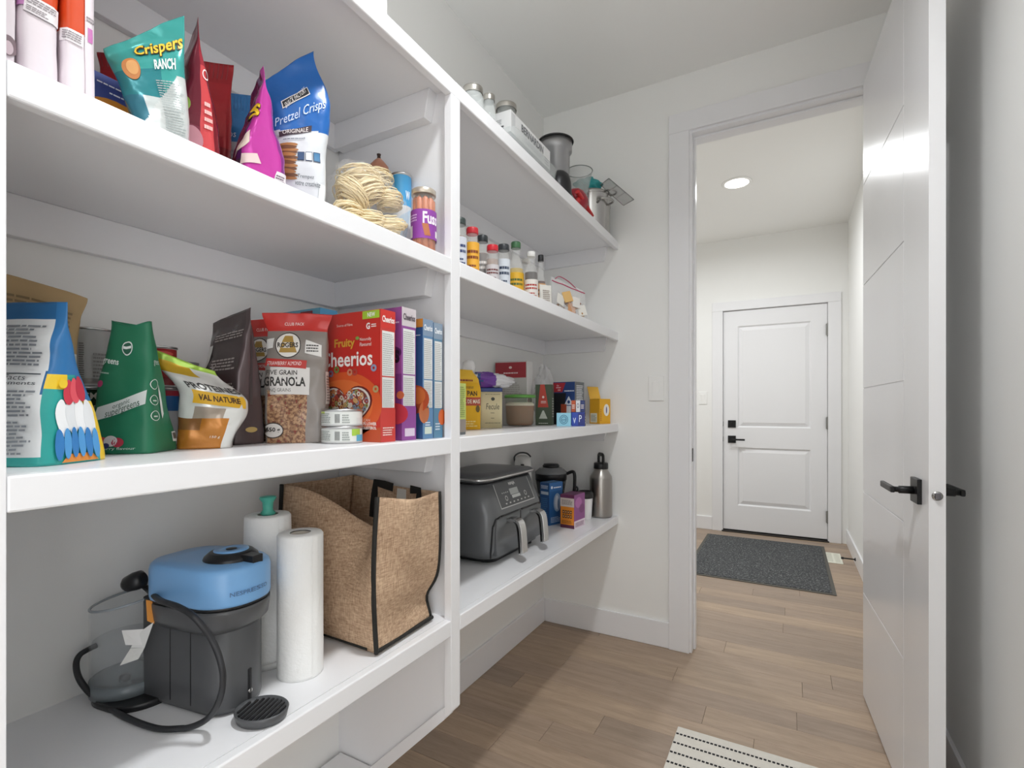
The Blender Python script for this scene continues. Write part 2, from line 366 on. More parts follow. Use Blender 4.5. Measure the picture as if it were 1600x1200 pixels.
# pantry door: white slab standing open along the right wall, grooved into six fields
d2 = bpy.data.objects.new('door_2', None); COL.objects.link(d2); d2['kind'] = 'structure'
d2.location = (1.430, 2.428, 0); d2.rotation_euler = (0, 0, math.atan(0.057))     # local -Y runs along the leaf, local -X is the face in view
LW, LT, LZ0, LZ1 = 0.822, 0.034, 0.008, 2.445
obj('door_core', MB().box(0.003, LT, -LW + 0.001, -0.001, LZ0, LZ1), DOOR_PAINT, d2)
GY = -0.592
obj('lock_stile', MB().box(0, 0.0035, -LW, GY - 0.0015, LZ0, LZ1), DOOR_PAINT, d2, bevel=0.0009, seg=1)
gz = [LZ0, 0.4185, 0.820, 1.231, 1.640, 2.038, LZ1]
for a, b in zip(gz, gz[1:]): obj('door_panel', MB().box(0, 0.0035, GY + 0.0015, 0, a + (0.0015 if a > LZ0 else 0), b - (0.0015 if b < LZ1 else 0)), DOOR_PAINT, d2, bevel=0.0009, seg=1)
obj('edge_strip', MB().box(0.0, LT, -LW - 0.0006, -LW + 0.0014, LZ0, LZ1), DOOR_PAINT, d2)
HY = -0.735; HZ = 0.932
for sgn, nm in ((-1, 'front'), (1, 'rear')):
    f = 0.0 if sgn < 0 else LT
    def bx(a, b): return (min(f + sgn * a, f + sgn * b), max(f + sgn * a, f + sgn * b))
    pl = obj('lever_plate', MB().box(*bx(-0.0005, 0.010), HY - 0.033, HY + 0.033, HZ - 0.033, HZ + 0.033), BLACK, d2, bevel=0.0015)
    obj('spindle', MB().lathe([(0.0105, 0.008), (0.0105, 0.042), (0.0075, 0.044), (0.0075, 0.062)], 18), BLACK, pl, loc=(f, HY, HZ), rot=(0, R(90 * sgn), 0))
    obj('lever', MB().box(*bx(0.052, 0.062), HY - 0.009, HY + 0.115, HZ - 0.0085, HZ + 0.0085), BLACK, pl, bevel=0.0025)
lp = obj('latch_face', MB().lathe([(0.0, 0), (0.0115, 0), (0.0115, 0.0012), (0, 0.0012)], 24, cap=False), STEEL, d2, loc=(LT / 2, -LW - 0.0004, HZ), rot=(R(90), 0, 0))
obj('latch_bolt', MB().box(-0.006, 0.006, -0.008, 0.008, 0, 0.009), M('dark_steel', '#77757a', 0.35, 0.9), lp, bevel=0.002)
for z in (0.25, 1.22, 2.2): obj('hinge', MB().lathe([(0.007, -0.05), (0.007, 0.05)], 10, (LT + 0.008, 0.012, z)).box(LT - 0.004, LT + 0.012, 0.0, 0.014, z - 0.05, z + 0.05), BLACK, d2)

# light switches
def switch(name, label, x, y, z):
    t = thing(name, label, 'light switch', (x, y, z))
    obj('wall_plate', MB().box(-0.037, 0.037, -0.006, 0, -0.06, 0.06), M('switch_plate', '#ececea', 0.35), t, bevel=0.002)
    obj('rocker', MB().prism([(-0.006, -0.034), (-0.011, 0.034), (0, 0.034), (0, -0.034)], -0.0165, 0.0165, 'x'), M('switch_rocker', '#f0f0ee', 0.3), t, bevel=0.0008)
    return t
switch('light_switch', 'white rocker light switch on the wall between the shelves and the doorway', 0.606, END_Y, 1.249)
switch('light_switch', 'white rocker light switch on the far hall wall beside the two-panel door', 0.453, HALL_Y1, 1.252)

# ceiling lights
LAMP_GLOW = M('lamp_diffuser', '#fffaf2', 0.4, emit=6.0)
for x, y, lb in ((0.853, 3.84, 'round recessed ceiling light glowing white in the hall beyond the doorway'), (0.92, 0.78, 'round recessed ceiling light over the pantry shelves'),
                 (0.92, -0.55, 'added round fill light in the ceiling at the rear of the pantry'), (-0.45, 3.84, 'added round fill light in the ceiling at the west end of the hall')):  # these two are added fittings for the unseen fill lamps
    t = thing('ceiling_light', lb, 'light', (x, y, CEIL))
    obj('trim_ring', MB().lathe([(0.078, 0.001), (0.098, 0.0), (0.098, -0.004), (0.090, -0.007), (0.078, -0.006)], 40, cap=False), M('lamp_ring', '#f2f2f0', 0.4), t)
    obj('diffuser', MB().lathe([(0.0, -0.004), (0.079, -0.004), (0.079, -0.001)], 40, cap=False), LAMP_GLOW, t)

# hall mat, floor register, door stop, rug
def mat_mat():
    m = bpy.data.materials.new('charcoal_carpet'); m.use_nodes = True; N, L = m.node_tree.nodes, m.node_tree.links; b = bsdf(m)
    tc = N.new('ShaderNodeTexCoord'); n = N.new('ShaderNodeTexNoise'); n.inputs['Scale'].default_value = 90; n.inputs['Detail'].default_value = 4; n.inputs['Roughness'].default_value = 0.8
    r = N.new('ShaderNodeValToRGB'); e = r.color_ramp.elements; e[0].position = 0.35; e[0].color = (*srgb('#2e3032'), 1); e[1].position = 0.68; e[1].color = (*srgb('#a9abab'), 1)
    e.new(0.55).color = (*srgb('#4c4e50'), 1)
    L.new(tc.outputs['Object'], n.inputs['Vector']); L.new(n.outputs['Fac'], r.inputs['Fac']); L.new(r.outputs[0], b.inputs['Base Color']); b.inputs['Roughness'].default_value = 1.0
    k = N.new('ShaderNodeBump'); k.inputs['Strength'].default_value = 0.9; k.inputs['Distance'].default_value = 0.006; L.new(n.outputs['Fac'], k.inputs['Height']); L.new(k.outputs['Normal'], b.inputs['Normal'])
    return m
t = thing('door_mat', 'charcoal flecked entry mat with a dark rubber edge before the hall door', 'mat', (0.976, 4.277, 0))
MW, MD = 0.455, 0.622
obj('carpet', MB().box(-MW + 0.022, MW - 0.022, -MD + 0.022, MD - 0.022, 0, 0.009), mat_mat(), t, bevel=0.003)
rub = MB()
for a in ((-MW, MW, -MD, -MD + 0.024), (-MW, MW, MD - 0.024, MD), (-MW, -MW + 0.024, -MD + 0.024, MD - 0.024), (MW - 0.024, MW, -MD + 0.024, MD - 0.024)): rub.box(*a, 0, 0.005)
obj('rubber_edge', rub, M('mat_rubber', '#5a5853', 0.8), t, bevel=0.0015)
t = thing('floor_register', 'pale flat metal floor register beside the charcoal mat', 'vent', (1.474, 4.57, 0))
obj('cover', MB().box(-0.054, 0.054, -0.15, 0.15, 0, 0.004), M('register_cream', '#e4e4d6', 0.5), t, bevel=0.0015)
sl = MB()
for i in range(14):
    for sx in (-1, 1): sl.box(sx * 0.024 - 0.017, sx * 0.024 + 0.017, -0.122 + i * 0.0188, -0.122 + i * 0.0188 + 0.004, 0.0041, 0.0046)
o = obj('louvre_slot', sl, M('register_slot', '#b4b4a6', 0.7), t); o['kind'] = 'stuff'
t = thing('door_stop', 'black rod door stop screwed to the hall baseboard', 'door stop', (RIGHT_X - 0.013, 4.43, 0.045))
obj('rod', MB().lathe([(0.013, 0), (0.012, 0.004), (0.005, 0.008), (0.005, 0.075)], 16), BLACK, t, rot=(0, R(-90), 0))
obj('tip', MB().lathe([(0.006, 0.072), (0.0085, 0.074), (0.0085, 0.088), (0.006, 0.09)], 16), BLACK_PLASTIC, t, rot=(0, R(-90), 0))
def rug_mat():
    m = M('woven_cream_cotton', '#dcd8cf', 0.95, var=0.08, scale=60, bump=0.8, bscale=260); return m
t = thing('runner_rug', 'cream woven runner rug with thin dashed black stripes on the floor', 'rug', (0, 0, 0))
obj('weave', MB().box(0.82, 1.40, 0.35, 1.869, 0, 0.008), rug_mat(), t, bevel=0.003)
yk = 1.824; INKY = M('rug_black_yarn', '#2a2a2c', 0.95)
while yk > 0.38:
    st = MB(); x = 0.823
    while x < 1.395:
        st.box(x, x + 0.0085, yk - 0.0035, yk + 0.0035, 0.0075, 0.0095); x += 0.0125
    obj('stripe', st, INKY, t); yk -= 0.0531

# ------------------------------------------------------------------ built-in shelving
ZT, ZA, ZB, ZC = 1.993, 1.534, 1.076, 0.612
DEP, FH = 0.418, 0.041
sh = thing('built_in_shelving', 'white painted built-in pantry shelving of two bays with four shelf levels', 'shelving', (0, 0, 0))
bays = ((-0.65, 0.174, True), (0.214, 1.041, True), (1.080, END_Y, False))
def div(y0, y1):
    d = bpy.data.objects.new('divider', None); COL.objects.link(d); d.parent = sh
    py0, py1 = y0 + 0.014, y1 - 0.006
    obj('panel', MB().prism([(0, 0), (0.06, 0.06), (0.148, 0.14), (0.396, 0.378), (0.396, ZT - 0.019), (0, ZT - 0.019)], py0, py1, 'y'), WHITE_TRIM, d)
    obj('stile', MB().prism([(0.396, 0.356), (DEP - 0.006, 0.371), (DEP, 0.379), (DEP, ZT - FH), (0.396, ZT - FH)], y0, y1, 'y'), WHITE_TRIM, d, bevel=0.0012)
    obj('foot_trim', MB().prism([(0.0, -0.0), (0.03, 0.0), (0.20, 0.160), (0.396, 0.353), (0.396, 0.385), (0.0, 0.012)], y0, y1, 'y'), WHITE_TRIM, d)
div(0.174, 0.214); div(1.041, 1.080)
for z, nm in ((ZT, 'top'), (ZA, 'a'), (ZB, 'b'), (ZC, 'c')):
    for y0, y1, left in bays:
        ya, yb = (y0, y1)
        pa = y0 - 0.02 if y0 > 0 else y0; pb = y1 + 0.014 if left else y1
        s_ = obj('shelf', MB().box(0, DEP - 0.02, pa if nm != 'top' else y0 - (0.02 if y0 > -0.6 else 0), pb if nm != 'top' else y1 + (0.02 if left else 0), z - 0.019, z), WHITE_TRIM, sh)
        fy0, fy1 = (y0, y1) if nm != 'top' else (y0 - (0.02 if y0 > -0.6 else 0), y1 + (0.0195 if left else 0))
        obj('nosing', MB().box(DEP - 0.02, DEP, fy0, fy1, z - FH, z), WHITE_TRIM, s_, bevel=0.0028, seg=2)
        ch = 0.072
        obj('cleat', MB().box(0, 0.018, ya, yb, z - 0.019 - ch, z - 0.0192), WHITE_TRIM, s_, bevel=0.0012, seg=1)
        ends = [(ya - (0.006 if y0 > 0 else 0), ya + 0.016)] + [(yb - 0.018, yb + (0.014 if left else 0))]
        for (c0, c1) in ends:
            obj('cleat', MB().prism([(0.018, z - 0.0192), (0.362, z - 0.0192), (0.346, z - 0.019 - ch), (0.018, z - 0.019 - ch)], c0, c1, 'y'), WHITE_TRIM, s_, bevel=0.0012, seg=1)
obj('plinth', MB().box(0.013, 0.148, 0.19, 1.050, 0, 0.139), WHITE_TRIM, sh, bevel=0.002)

REST = 0.0004
ZT, ZA, ZB, ZC = ZT + REST, ZA + REST, ZB + REST, ZC + REST        # heights on which things stand
# ------------------------------------------------------------------ print, cartons, bags, cans
_tx = {}
def text_mesh(body, bold=0.0):
    k = (body, bold)
    if k in _tx: return _tx[k]
    cu = bpy.data.curves.new('lettering', 'FONT'); cu.body = body; cu.size = 1; cu.resolution_u = 2; cu.offset = bold
    ob = bpy.data.objects.new('lettering', cu); COL.objects.link(ob)
    me = bpy.data.meshes.new_from_object(ob)
    v = [p.co.copy() for p in me.vertices]; f = [tuple(p.vertices) for p in me.polygons]
    bpy.data.objects.remove(ob); bpy.data.curves.remove(cu); bpy.data.meshes.remove(me)
    x0 = min(p.x for p in v); x1 = max(p.x for p in v); y0 = min(p.y for p in v); y1 = max(p.y for p in v)
    v = [((p.x - x0) / (x1 - x0), (p.y - y0) / (y1 - y0)) for p in v]
    _tx[k] = (v, f); return _tx[k]
class Print:
    """flat print laid on a surface map fn(s, t, off)"""
    STEP = 0.00022
    def __init__(s, fn): s.fn, s.mb, s.rnd = fn, MB(), random.Random(3)
    def _o(s, lay): return 0.00025 + lay * s.STEP
    def rect(s, s0, t0, s1, t1, col, lay=1, n=(6, 6)):
        s.mb.grid(lambda a, b: s.fn(lerp(s0, s1, a), lerp(t0, t1, b), s._o(lay)), n[0], n[1], col, True); return s
    def quad(s, p, col, lay=1, n=6):
        """four corners: bottom-left, bottom-right, top-right, top-left"""
        f = lambda a, b: s.fn(lerp(lerp(p[0][0], p[1][0], a), lerp(p[3][0], p[2][0], a), b), lerp(lerp(p[0][1], p[1][1], a), lerp(p[3][1], p[2][1], a), b), s._o(lay))
        s.mb.grid(f, n, n, col, True); return s
    def ell(s, cs, ct, rs, rt, col, lay=1, n=24):
        k = 3; vs = [s.fn(cs, ct, s._o(lay))]; fs = []
        for j in range(1, k + 1):
            for i in range(n):
                a = 2 * math.pi * i / n; vs.append(s.fn(cs + rs * j / k * math.cos(a), ct + rt * j / k * math.sin(a), s._o(lay)))
        for i in range(n): fs.append((0, 1 + i, 1 + (i + 1) % n))
        for j in range(1, k):
            for i in range(n):
                b0 = 1 + (j - 1) * n; b1 = 1 + j * n; fs.append((b0 + i, b1 + i, b1 + (i + 1) % n, b0 + (i + 1) % n))
        s.mb.add(vs, fs, col, True); return s
    def ring(s, cs, ct, rs, rt, col, w=0.3, lay=1, n=14):
        vs = []; fs = []
        for k in (1.0, 1 - w):
            for i in range(n): a = 2 * math.pi * i / n; vs.append(s.fn(cs + rs * k * math.cos(a), ct + rt * k * math.sin(a), s._o(lay)))
        for i in range(n): fs.append((i, (i + 1) % n, n + (i + 1) % n, n + i))
        s.mb.add(vs, fs, col, True); return s
    def text(s, body, s0, t0, s1, t1, col, lay=3, bold=0.0, shear=0.0, rot=0.0, arc=0.0):
        v, f = text_mesh(body, bold); cs, ct = (s0 + s1) / 2, (t0 + t1) / 2; out = []
        ca, sa = math.cos(rot), math.sin(rot)
        for a, b in v:
            x = (a - 0.5) * (s1 - s0) + shear * (b - 0.5) * (t1 - t0); y = (b - 0.5) * (t1 - t0) - arc * (2 * a - 1) ** 2
            x, y = x * ca - y * sa, x * sa + y * ca
            out.append(s.fn(cs + x, ct + y, s._o(lay)))
        s.mb.add(out, f, col, False); return s
    def fine(s, s0, t0, s1, t1, n, col, lay=3, fill=0.5, rot=0.0):
        h = (t1 - t0) / n
        for i in range(n):
            x = s0; end = s1 - s.rnd.random() * (s1 - s0) * 0.25
            while x < end - 0.01 * (s1 - s0):
                w = (s1 - s0) * s.rnd.uniform(0.06, 0.22); x2 = min(x + w, end)
                s.rect(x, t0 + i * h, x2, t0 + i * h + h * fill, col, lay, (1, 1)); x = x2 + (s1 - s0) * 0.025
        return s
    def build(s, parent, name='printed_lettering', mat=None, label=None):
        if s.mb.f:
            o = obj(name, s.mb, mat or INK, parent, fix=False, label=label)
            if name == 'printed_lettering': o['kind'] = 'stuff'
            return o
def join_prints(parent, prints, name='printed_lettering', label=None):
    m = MB()
    for p in prints:
        b = len(m.v); m.v += p.mb.v; m.f += [tuple(b + k for k in f) for f in p.mb.f]; m.c += p.mb.c; m.sm += p.mb.sm
    o = obj(name, m, INK, parent, fix=False, label=label); o['kind'] = 'stuff'
    return o

class Carton:
    def __init__(s, name, label, cat, loc, rot, w, d, h, front, side=None, top=None, group=None, open_top=False, mat=None):
        s.t = thing(name, label, cat, loc, rot, group); s.w, s.d, s.h = w, d, h
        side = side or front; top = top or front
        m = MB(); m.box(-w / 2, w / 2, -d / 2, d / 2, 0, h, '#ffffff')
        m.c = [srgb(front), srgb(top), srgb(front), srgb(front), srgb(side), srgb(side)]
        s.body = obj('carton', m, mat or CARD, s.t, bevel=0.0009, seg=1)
        obj('flap_seam', MB().box(-w / 2 + 0.0005, w / 2 - 0.0005, -d * 0.04, d * 0.0, h - 0.0004, h + 0.0005, '#8b8178'), CARD, s.t)
        s.front = Print(lambda a, b, o: Vector(((a - 0.5) * w, -d / 2 - o, b * h)))
        s.right = Print(lambda a, b, o: Vector((w / 2 + o, (a - 0.5) * d, b * h)))
        s.left = Print(lambda a, b, o: Vector((-w / 2 - o, (0.5 - a) * d, b * h)))
        s.topp = Print(lambda a, b, o: Vector(((a - 0.5) * w, (b - 0.5) * d, h + 0.001 + o)))
    def done(s):
        join_prints(s.t, [s.front, s.right, s.left, s.topp]); return s.t
def flat(o): return o

class Bag:
    """a filled bag: superellipse sections lofted from base to seal"""
    def __init__(s, name, label, cat, loc, rot, w, h, T, Wp=None, Ep=None, Tp=None, paint=None, mat=None, xo=None, yo=None, zt=None, amp=0.004, freq=14, seed=0, gusset=False, group=None, n=(72, 56), part='pouch', seal='#dddddd', twist=0.0):
        s.t = thing(name, label, cat, loc, rot, group)
        s.w, s.h, s.T = w, h, T
        s.Wp = Wp or [(0, 1), (1, 1)]; s.Tp = Tp or [(0, 0.9), (0.25, 1), (0.7, 0.6), (0.92, 0.05), (1, 0.03)]; s.Ep = Ep or [(0, 4), (0.4, 2.6), (1, 2.2)]
        s.xo = xo or [(0, 0), (1, 0)]; s.yo = yo or [(0, 0), (1, 0)]; s.zt = zt or (lambda a, t: 0.0); s.amp, s.freq, s.seed, s.twist = amp, freq, seed, twist
        nu, nv = n; paint = paint or (lambda side, a, t: '#ffffff'); m = MB()
        nf, ns = max(8, int(nu * 0.36)), max(3, int(nu * 0.14))
        sq = [(-1 + 2 * i / nf, -1.0) for i in range(nf)] + [(1.0, -1 + 2 * i / ns) for i in range(ns)] + [(1 - 2 * i / nf, 1.0) for i in range(nf)] + [(-1.0, 1 - 2 * i / ns) for i in range(ns)]
        hu = len(sq)
        def ring(t):
            e = interp(s.Ep, t); return [(x / k, y / k) for x, y in sq for k in ((abs(x) ** e + abs(y) ** e) ** (1 / e),)]
        for j in range(nv + 1):
            t = j / nv
            for a, b in ring(t): m.v.append(tuple(s.pt(a, b, t)))
        for j in range(nv):
            t = (j + 0.5) / nv; rg = ring(t)
            for i in range(hu):
                i2 = (i + 1) % hu; a, b = (rg[i][0] + rg[i2][0]) / 2, (rg[i][1] + rg[i2][1]) / 2
                if gusset and (nf <= i < nf + ns or i >= 2 * nf + ns): side, k = ('right' if a > 0 else 'left'), b
                else: side, k = ('front' if b < 0 else 'back'), a
                m.f.append((j * hu + i, j * hu + i2, (j + 1) * hu + i2, (j + 1) * hu + i)); m.c.append(srgb(paint(side, k, t))); m.sm.append(True)
        m.f.append(tuple(range(hu))[::-1]); m.c.append(srgb(paint('front', 0, 0))); m.sm.append(False)
        m.f.append(tuple(nv * hu + i for i in range(hu))); m.c.append(srgb(paint('front', 0, 1))); m.sm.append(False)
        s.body = obj(part, m, mat or FILM, s.t, fix=True)
        def nrm(fn):
            def g(a, b, o):
                p = fn(a, b); dx = fn(min(a + 0.01, 0.999), b) - fn(max(a - 0.01, 0.001), b); dz = fn(a, min(b + 0.01, 1)) - fn(a, max(b - 0.01, 0))
                n_ = dx.cross(dz); n_.normalize(); return p + n_ * (o + 0.0006)
            return g
        def fr(a, b):
            a = max(-0.999, min(0.999, 2 * a - 1)); e = interp(s.Ep, b); return s.pt(a, -(1 - abs(a) ** e) ** (1 / e), b)
        def ri(a, b):
            a = max(-0.999, min(0.999, 2 * a - 1)); e = interp(s.Ep, b); return s.pt((1 - abs(a) ** e) ** (1 / e), a, b)
        s.front = Print(nrm(fr)); s.right = Print(nrm(ri))
    def pt(s, a, b, t):
        t = max(0.0, min(1.0, t)); W_, T_ = s.w * interp(s.Wp, t) / 2, s.T * interp(s.Tp, t) / 2
        x, y = W_ * a, T_ * b
        if s.twist: k = s.twist * t; x, y = x * math.cos(k) - y * math.sin(k), x * math.sin(k) + y * math.cos(k)
        z = s.h * t + s.zt(a, t) * t * t
        p = Vector((x + interp(s.xo, t), y + interp(s.yo, t), z))
        q = p * s.freq + Vector((s.seed * 7.3, s.seed * 3.1, 0)); w_ = min(1, t * 6) * s.amp
        nv_ = noise.noise_vector(q); n2 = noise.noise_vector(q * 2.7)
        return p + Vector((nv_.x * 0.5, nv_.y, nv_.z * 0.5)) * w_ + Vector((n2.x * 0.2, n2.y * 0.45, n2.z * 0.2)) * w_
    def done(s, *extra):
        ps = [p for p in (s.front, s.right) + extra if p.mb.f]
        if ps: join_prints(s.t, ps)

        return s.t
def cyl_print(r, z0, h, face):
    """label map on a can: s across the half turn centred on angle 'face'"""
    def f(a, b, o):
        th = face + (a - 0.5) * math.pi * 1.1; return Vector(((r + o + 0.0004) * math.cos(th), (r + o + 0.0004) * math.sin(th), z0 + b * h))
    return Print(f)
def to_cam(x, y): return math.atan2(CAM.y - y, CAM.x - x)
def can(name, label, x, y, z, r, h, cols, lid='#bdbdbd', group=None, cat='can'):
    """tin with rolled rims; cols is a list of (t, colour) bands from the bottom"""
    t = thing(name, label, cat, (x, y, z), 0, group)
    prof = [(r - 0.002, 0), (r, 0.001), (r, 0.004), (r - 0.0012, 0.005)]; pc = ['#b5b5b5'] * 3
    for i, (b, c) in enumerate(cols):
        nb = cols[i + 1][0] if i + 1 < len(cols) else 1.0
        prof += [(r - 0.0012, 0.005 + nb * (h - 0.010))]; pc += [c]
    prof += [(r, h - 0.004), (r, h - 0.001), (r - 0.003, h), (r - 0.004, h - 0.004), (0, h - 0.004)]; pc += ['#b5b5b5'] * 5
    me = MB().lathe(prof, 40, (0, 0, 0), cols=pc, cap=True)
    lab = MB(); rim = MB()
    for f, c, sm in zip(me.f, me.c, me.sm):
        pass
    obj('tin_body', me, M('tin_and_label', '#ffffff', 0.35) if False else CARD, t)
    obj('rim', MB().lathe([(r - 0.0035, h - 0.0035), (r + 0.0006, h - 0.0035), (r + 0.0006, h + 0.0003), (r - 0.0035, h + 0.0003)], 40, cap=False), TIN, t)
    return t, cyl_print(r - 0.001, 0, h, to_cam(x, y))
# ------------------------------------------------------------------ lower shelf, left bay: coffee machine, paper towels, jute bag
def rrect(w, d, r, n=8, cx=0, cy=0):
    """rounded rectangle polygon; r is one radius or four (front-left, front-right, rear-right, rear-left)"""
    rs = r if isinstance(r, (list, tuple)) else [r] * 4; out = []
    for (sx, sy, a0), q in zip(((-1, -1, 180), (1, -1, 270), (1, 1, 0), (-1, 1, 90)), rs):
        for i in range(n + 1):
            a = R(a0 + 90 * i / n); out.append((cx + sx * (w / 2 - q) + q * math.cos(a), cy + sy * (d / 2 - q) + q * math.sin(a)))
    return out
def loft(mb, secs, col='#ffffff', cap=True, smooth=True):
    """secs: list of (polygon, z) with equal counts"""
    b = len(mb.v); n = len(secs[0][0]); c = srgb(col)
    for P, z in secs:
        for p in P: mb.v.append((p[0], p[1], z if not callable(z) else z(p)))
    for j in range(len(secs) - 1):
        for i in range(n):
            i2 = (i + 1) % n; mb.f.append((b + j * n + i, b + j * n + i2, b + (j + 1) * n + i2, b + (j + 1) * n + i)); mb.c.append(c); mb.sm.append(smooth)
    if cap:
        mb.f.append(tuple(b + i for i in range(n))[::-1]); mb.f.append(tuple(b + (len(secs) - 1) * n + i for i in range(n))); mb.c += [c, c]; mb.sm += [False, False]
    return mb
def scaled(P, k, cx=0, cy=0): return [(cx + (x - cx) * k, cy + (y - cy) * k) for x, y in P]

BLUE = M('pastel_blue_plastic', '#78aadb', 0.28, var=0.02)
GREY_M = M('charcoal_plastic', '#505153', 0.32, var=0.06)
cm = thing('coffee_machine', 'pastel blue and black capsule coffee machine with clear water tank', 'coffee machine', (0.200, 0.548, ZC), R(98))
hp = rrect(0.138, 0.212, [0.064, 0.064, 0.05, 0.05], 10, 0, -0.025)
zh = 0.188
obj('body', loft(MB(), [(rrect(0.104, 0.205, [0.048, 0.048, 0.012, 0.012], 10, 0, -0.012), 0.004), (rrect(0.108, 0.21, [0.05, 0.05, 0.012, 0.012], 10, 0, -0.012), 0.012), (rrect(0.108, 0.21, [0.05, 0.05, 0.012, 0.012], 10, 0, -0.012), zh)]), GREY_M, cm)
obj('brew_head', loft(MB(), [(scaled(hp, 0.86, 0, -0.02), zh - 0.042), (scaled(hp, 0.97, 0, -0.02), zh - 0.030), (hp, zh - 0.006), (hp, zh)]), GREY_M, cm)
obj('gasket', loft(MB(), [(scaled(hp, 0.985, 0, -0.02), zh - 0.001), (scaled(hp, 0.985, 0, -0.02), zh + 0.008)]), BLACK_PLASTIC, cm)
lid = obj('lid', loft(MB(), [(hp, zh + 0.006), (scaled(hp, 1.01, 0, -0.02), zh + 0.010), (scaled(hp, 1.01, 0, -0.02), zh + 0.058), (scaled(hp, 0.985, 0, -0.02), zh + 0.067), (scaled(hp, 0.93, 0, -0.02), zh + 0.0715), (scaled(hp, 0.6, 0, -0.02), zh + 0.073)]), BLUE, cm)
dial = obj('lever_dial', MB().lathe([(0.047, 0), (0.045, 0.006), (0.036, 0.014), (0.030, 0.015)], 36).prism([(-0.011, -0.066), (0.011, -0.066), (0.013, -0.030), (-0.013, -0.030)], -0.008, 0.012, 'z'), BLACK_PLASTIC, lid, loc=(0.012, -0.058, zh + 0.0715), bevel=0.001)
obj('dial_centre', MB().lathe([(0.0295, 0.013), (0.0295, 0.0165), (0.011, 0.0168), (0.010, 0.0150), (0.0, 0.0150)], 30, cols=['#6d9fd0', '#6d9fd0', '#6d9fd0', '#6d9fd0']), BLUE, lid, loc=(0.012, -0.058, zh + 0.0715))
obj('capsule_hole', MB().lathe([(0.0, 0), (0.009, 0), (0.009, 0.0007), (0, 0.0007)], 20, cap=False), BLACK_PLASTIC, lid, loc=(0.012, -0.058, zh + 0.0715 + 0.0167))
_hw = 0.128 * 1.01 / 2
def head_front(a, b, o):
    """along the rounded front of the head, from the left side round to the right"""
    th = R(180 + 180 * a); r = 0.0652 + o
    return Vector((math.copysign(0.005, math.cos(th)) * min(1, abs(math.cos(th)) * 12) + r * math.cos(th), -0.0675 + r * math.sin(th), zh + 0.01 + b * 0.048))
p = Print(head_front); p.text('NESPRESSO', 0.30, 0.30, 0.60, 0.46, '#54749a', bold=0.01); p.build(lid, 'printed_lettering')
obj('side_seam', MB().box(-0.0546, -0.0540, 0.012, 0.0135, 0.015, zh - 0.03).box(-0.0546, -0.0540, -0.040, -0.0385, 0.015, zh - 0.045), BLACK_PLASTIC, cm)
obj('tray_slot', MB().box(-0.004, 0.004, -0.1200, -0.1150, 0.012, 0.07), BLACK_PLASTIC, cm, bevel=0.003)
obj('tray_pin', MB().lathe([(0.004, 0), (0.004, 0.006)], 12), STEEL, cm, loc=(0.0, -0.114, 0.030), rot=(R(90), 0, 0))
# water tank behind, on its dark foot
tx, ty, tr = -0.042, 0.142, 0.060
obj('tank_foot', loft(MB(), [(rrect(0.13, 0.150, 0.06, 10, tx * 0.9, 0.118), 0.0), (rrect(0.13, 0.150, 0.06, 10, tx * 0.9, 0.118), 0.012)]), BLACK_PLASTIC, cm)
def cyl_sec(r, n=44): return [(tx + r * math.cos(2 * math.pi * i / n), ty + r * math.sin(2 * math.pi * i / n)) for i in range(n)]
slope = lambda p: 0.176 + (p[1] - ty) * -0.15 + (p[0] - tx) * 0.10
TANKP = clear_film('clear_tank_plastic', '#e6ebee', 0.10, 0.06)
tank = obj('water_tank', loft(MB(), [(cyl_sec(tr), 0.020), (cyl_sec(tr), 0.06), (cyl_sec(tr), slope), (cyl_sec(tr - 0.0025), slope), (cyl_sec(tr - 0.0025), 0.024)]), TANKP, cm)
obj('tank_base', loft(MB(), [(cyl_sec(tr + 0.001), 0.010), (cyl_sec(tr + 0.001), 0.034)]), M('smoky_tank_base', '#727a7e', 0.25), tank)
obj('tank_rim', MB().tube([(x, y, slope((x, y)) + 0.0012) for x, y in cyl_sec(tr - 0.001)], 0.0022, 8, closed=True), M('tank_rim', '#9ca3a8', 0.15), tank)
obj('water', loft(MB(), [(cyl_sec(tr - 0.004), 0.034), (cyl_sec(tr - 0.004), 0.105)]), clear_film('tank_water', '#c3cacf', 0.12, 0.02), tank)
obj('valve', MB().lathe([(0.009, 0.034), (0.009, 0.042), (0.005, 0.046)], 18, (tx - 0.02, ty - 0.02, 0)), BLACK_PLASTIC, tank)
# power cord: plug behind the tank, loop over the side and down on to the shelf
def W2L(o, p):
    return o.matrix_world.inverted() @ Vector(p)
bpy.context.view_layer.update()
zc = ZC + 0.0055
cp = [onx(214, 908, 0.11), onx(232, 922, 0.105), ony(250, 938, 0.458), ony(278, 948, 0.452), ony(305, 966, 0.456), ony(333, 1003, 0.474), ony(348, 1050, 0.480), ony(344, 1090, 0.484), ony(325, 1122, 0.486), onz(290, 1138, zc), onz(245, 1138, zc), onz(195, 1120, zc), onz(155, 1096, zc), onx(127, 1066, 0.055), onx(119, 1040, 0.03), onx(126, 1022, 0.022), onx(150, 1008, 0.020)]
cp = [Vector((max(0.012, p.x), p.y, max(zc, p.z))) for p in cp]
cord = obj('power_cord', MB().tube([W2L(cm, Vector((max(0.022, p.x), p.y, max(zc, p.z)))) for p in smooth_path(cp, 8)], 0.0050, 10), M('black_rubber_cord', '#26272a', 0.45), cm)
pl = W2L(cm, onx(212, 908, 0.11))
obj('plug', MB().lathe([(0.008, -0.022), (0.014, -0.016), (0.017, 0.0), (0.016, 0.012), (0.010, 0.016)], 16), BLACK_PLASTIC, cord, loc=pl, rot=(R(70), 0, R(30)))
tg = [W2L(cm, onx(u, v, x)) for u, v, x in ((228, 937, 0.165), (244, 941, 0.17), (241, 975, 0.172), (230, 970, 0.165))]
